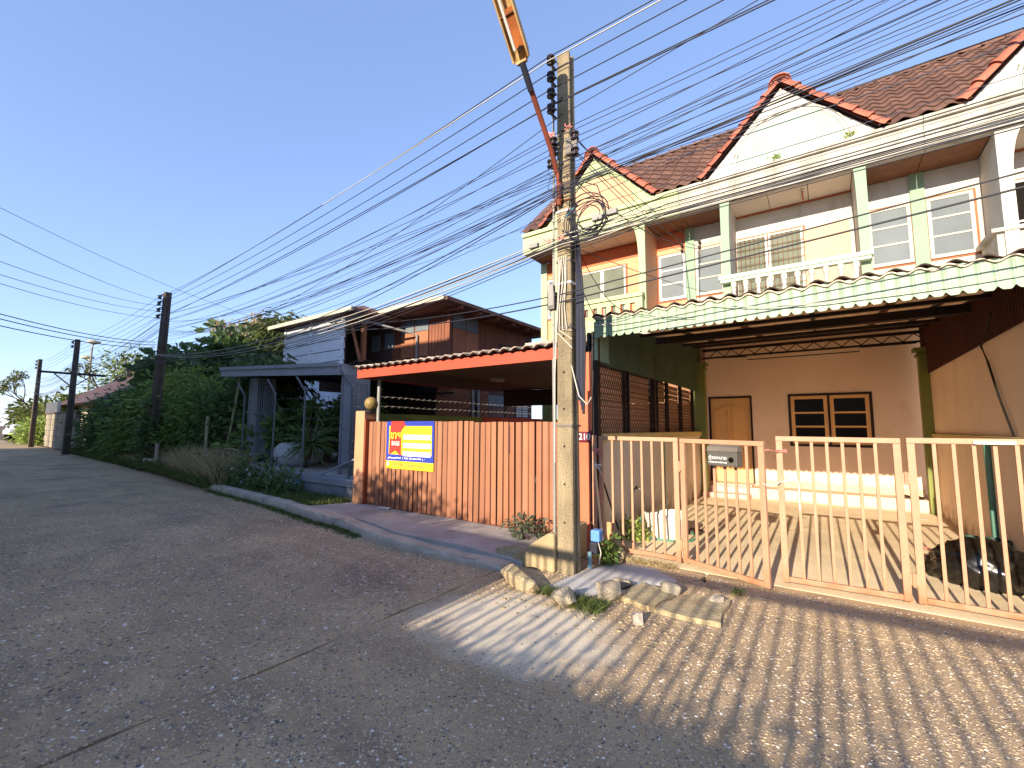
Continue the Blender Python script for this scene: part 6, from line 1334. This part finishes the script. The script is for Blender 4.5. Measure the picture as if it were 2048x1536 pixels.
# white house behind
bh = thing('white_house', 'pale bluish-white house with small window seen under the grey carport', 'house', (-29, 17, 0))
M_bwhite = mat('bluish_white_render', '#ccd3e0', rough=.8, var=.05, fine=.04)
q = MB(); q.box(-34.5, -21, 17.5, 26, 0, 5.6); part('wall', q, M_bwhite, bh)
q = MB(); hip(q, -38.2, -20.2, 16.9, 27, 5.7, 2.6, .2); part('roof', q, mat('faded_red_roof', '#8a5a50', rough=.8, var=.15), bh)
q = MB(); q.box(-38, -34.6, 18.5, 25, 0, 4.4); part('annex', q, M_bwhite, bh)
q = MB(); q.box(-31.6,-29.4,17.44,17.49,2.2,3.5); w_ = part('window', q, M_darkglass, bh)
for i in range(9): q = MB(); x = -31.6+i*.275; q.box(x-.02,x+.02,17.38,17.42,2.2,3.5); part('window_bar', q, M_wframe, w_)
q = MB(); q.box(-30.6,-30.3,17.40,17.45,2.2,3.5); part('mullion', q, M_wframe, w_)
# block wall, brown-roofed house, far things
bw = thing('block_wall', 'stained grey concrete block wall between the two far utility poles', 'wall', (-44, 7, 0))
M_blk = mat('stained_block', '#8f8574', rough=.95, var=.2, fine=.15, bump=.3, objrand=.12, dirt='#2e2c24', dirt_amt=.55, dirt_scale=.7, streak=True)
mbk = MB(); mbk.box(-.49,.49,-.08,.08,.01,.39); ME_blk = mesh_from(mbk); ME_blk.name = 'block'
for r in range(6):
    for i in range(13):
        x = -36.8 - i*1.0 - (r%2)*.5; piece('block', ME_blk, M_blk, bw, (x, 6.75+(-36.8-x)*.05, r*.4), (0,0,-.05))
q = MB(); q.bar((-36.3,6.74,2.45),(-50,7.4,2.45),.24,.1); part('coping', q, M_dwood, bw)
for i in range(15): q = MB(); x = -44.5-i*.33; q.bar((x, 7.2,2.5),(x,7.2,3.3),.04); part('railing_bar', q, M_wframe, bw)
bb = thing('brown_roofed_house', 'low house with a faded maroon roof behind the far utility pole', 'house', (-46, 12, 0))
q = MB(); q.box(-56,-40,10.5,17,0,3.6); part('wall', q, mat('buff_render', '#9a8f78', rough=.9), bb)
q = MB(); q.prism([(-58,8.8,3.35),(-58,13.5,6.3),(-58,18,3.35)], (19.5,0,0)); part('roof', q, mat('maroon_roof', '#4f3a3a', rough=.75, var=.15, fine=.1, bump=.1), bb)
sl2 = thing('street_lamp', 'distant twin-headed street lamp above the far trees', 'street lamp', (-104, 20, 0))
q = MB(); q.tube([(-104,20,0),(-104,20,15.2)], .16, 8); part('post', q, M_pvc, sl2); 
for dx, z in ((-3.0,13.4),(1.2,15.8)): q = MB(); q.tube([(-104,20,z-.8),(-104+dx*.6,20,z-.2)], .1, 6); q.lathe((-104+dx*.8,20,z), [(.1,-.3),(.9,.0),(.95,.25),(.3,.5),(.05,.55)], 12); part('lamp_head', q, M_gutter, sl2, smooth=True)
wc = thing('parked_car', 'white car at the far left end of the street', 'car', (-72, 8.6, 0))
q = MB(); car_body(q, -72, 8.6, 4.4, 1.8, .3); part('body', q, mat('white_car_paint', '#d8d8d8', rough=.25, var=.03, bump=0, coat=.4), wc, smooth=True)
for x in (-73.4,-70.6):
    q = MB(); q.tube([(x,7.75,.34),(x,9.45,.34)], .34, 16); part('wheel', q, M_tyre, wc, smooth=True)
q = MB(); q.box(-72.3,-71.0,7.78,7.84,1.2,1.55); part('side_glass', q, M_darkglass, wc)
# bamboo stakes, rails and pole stub on the verge
for (pts, r, lab) in (([(-16.0,6.3,.1),(-15.4,6.35,1.4),(-15.05,6.4,3.1)], .035, 'tall leaning bamboo stake left of the grey carport'), ([(-15.3,6.2,.9),(-14.6,6.1,.92),(-14.0,6.1,.86)], .022, 'upper pale bamboo rail across the garden fence'), ([(-15.4,6.1,.55),(-14.6,6.0,.56),(-13.6,6.0,.5)], .022, 'lower pale bamboo rail across the garden fence'), ([(-16.5,6.1,.1),(-16.45,6.1,1.9)], .05, 'grey fence stake at the edge of the hedge'), ([(-15.9,6.2,.3),(-15.5,6.0,.2),(-13.5,5.5,.22),(-12.4,5.5,.2)], .02, 'fallen pale bamboo lying across the verge plants')):
    q = MB(); q.tube(pts, r, 8); single('bamboo_stake', q, mat('dry_bamboo', '#a8a17c', rough=.7, var=.15) if 'dry_bamboo' not in MATS else MATS['dry_bamboo'], lab, 'stake', pts[0], smooth=True)
q = MB(); q.tube([(-19.0,5.55,.0),(-18.95,5.55,1.0)], .06, 8); q.tube([(-19.7,5.4,.42),(-19.0,5.5,.40)], .05, 8); q.tube([(-19.7,5.4,.42),(-19.25,5.45,.0)], .045, 8); single('marker_post', q, M_conc, 'white-grey marker post with bracket in the roadside weeds', 'post', (-19,5.55,0))
for x, y, col, lab in ((-9.75,5.45,'#5d86d8','blue plastic scrap caught on the low grey wall'),(-10.1,5.45,'#d8dce0','white plastic scrap beside the low grey wall')):
    q = MB(); q.obox((x,y,.36),(.07,0,.01),(0,.03,.01),(0,.0,.035)); single('plastic_scrap', q, mat('scrap'+col[1:], col, rough=.4, bump=0), lab, 'litter', (x,y,.3), bevel=.01)
q = MB(); q.obox((-6.7,5.42,.12),(.14,.02,0),(-.02,.05,0),(0,0,.012)); single('paper_scrap', q, M_white, 'pale paper scrap on the driveway below the sale banner', 'litter', (-6.7,5.42,.1))
# ------------------------------------------------------------------ across the street, behind the camera: what shades the road
M_opp = mat('opposite_render', '#cfc6b6', rough=.85, var=.08)
ob = thing('opposite_row', 'cream two-storey row across the street, left of the viewer', 'house', (-22, -5, 0))
q = MB(); q.box(-44, -7.95, -9.2, -2.2, 0, 6.7); part('wall', q, M_opp, ob)
q = MB(); q.prism([(-44.3,-1.7,6.75),(-44.3,-4.2,9.45),(-44.3,-9.7,6.6),(-44.3,-9.6,6.5)], (36.5,0,0)); part('roof', q, M_deck, ob)
for i in range(9):
    x = -11.2-i*4.0
    for z in (1.0, 4.2): q = MB(); q.box(x, x+1.6, -2.24, -2.19, z, z+1.4); w_ = part('window', q, M_darkglass, ob); q = MB(); q.box(x-.06, x+1.66, -2.28, -2.20, z-.1, z-.02); part('sill', q, M_white, w_)
tb_ = thing('added_shade_block', 'tall plain block added across the street to shade the white house', 'shade block', (-35, -7, 0))  # unseen block, added so its shadow falls on the white house
q = MB(); q.box(-45, -25, -12, -4, 0, 12.6); part('wall', q, M_opp, tb_)
for i in range(5):
    for z in (1.2, 4.4, 7.6, 10.4): q = MB(); q.box(-43.5+i*4, -42+i*4, -3.999, -3.95, z, z+1.4); part('window', q, M_darkglass, tb_)
fw = thing('street_wall', 'white wall with open steel bars on top, behind the viewer', 'wall', (1, -2, 0))
q = MB(); q.box(-2.86, 9, -2.07, -1.93, 0, 1.46); part('wall_panel', q, M_opp, fw)
q = MB(); q.bar((-2.86,-2,2.29),(9,-2,2.29),.06,.10); part('top_rail', q, M_steel, fw)
x = -2.78; i = 0
rb = random.Random(6)
while x < 6: q = MB(); q.bar((x,-2,1.46),(x+rb.uniform(-.01,.01),-2,2.24),rb.choice((.010,.014,.020)) if i % 12 else .07,.03); part('bar', q, M_steel, fw); x += rb.choice((.11,.125,.125,.14)); i += 1
Pc = np.stack([rng.uniform(-2.7,6,5200), -1.98+rng.normal(size=5200)*.06, 1.42+np.abs(rng.normal(size=5200))*.07*(1+np.sin(np.linspace(0,40,5200)))], 1)
quads_obj('added_creeper', leaves(Pc, rng.normal(size=(5200,3)), .06), L_mid, 'thin creeper added on the wall behind the viewer to blur its shadow edge', 'creeper', (1,-2,1.4), kind='stuff')  # unseen leaves added on the wall top to fray its shadow edge
sg = thing('sheet_gate', 'solid grey sliding gate behind the viewer', 'gate', (-5.4, -2, 0))
q = MB(); q.box(-8.1, -2.82, -2.03, -1.97, .03, 2.36); part('sheet', q, M_greyst, sg)
for i in range(13): x = -7.5+i*.38; q = MB(); q.box(x-.02, x+.02, -1.97, -1.94, .05, 2.3); part('rib', q, M_greyst, sg)
plant('shrub', 'rounded shrub over the sliding gate behind the viewer', 'shrub', -6.3, -5.0, 0, [(0,0,3.2,1.35,.6,.75),(-1.0,0,3.5,.9,.5,.75),(1.2,0,3.0,.8,.5,.55)], 5200, .13, L_mid, seed=71, trunk_h=1.2)
plant('shade_tree', 'slender tree across the street behind the viewer', 'tree', 3.4, -2.6, 0, [(0,0,5.7,1.2,1.0,.9),(-1.2,0,5.5,.7,.6,.4),(1,0,5.2,1,.8,.7)], 2600, .16, L_mid, seed=72, trunk_h=3.5, r0=.1)
q = MB(); q.tube([(-9.5,-2.0,0),(-9.5,-2.0,5.6)], .05, 8); 
# street-crossing lines to the leaning pole
for i, (zc, ze) in enumerate(((5.1,6.15),(4.62,5.95),(4.40,5.75),(4.25,5.5),(3.7,4.6),(3.62,4.5),(3.5,4.4))):
    cable([(-8.0, -2.1, 5.0-.12*i), (-12.3-.08*i, 1.0, zc), (-19.7, 5.45, ze)], .006 if i < 4 else .010, M_black, ORD[i] + ' cable crossing the street from the left to the leaning pole', 'street-crossing cables', sag=[.05,.12])
cable([(-8.0,-2.1,5.6), (-13.27, 1.0, 5.92), (-17.0, 9.0, 5.45)], .005, M_black, 'single thin cable crossing the open sky towards the wooden house', None, sag=[.02,.25])
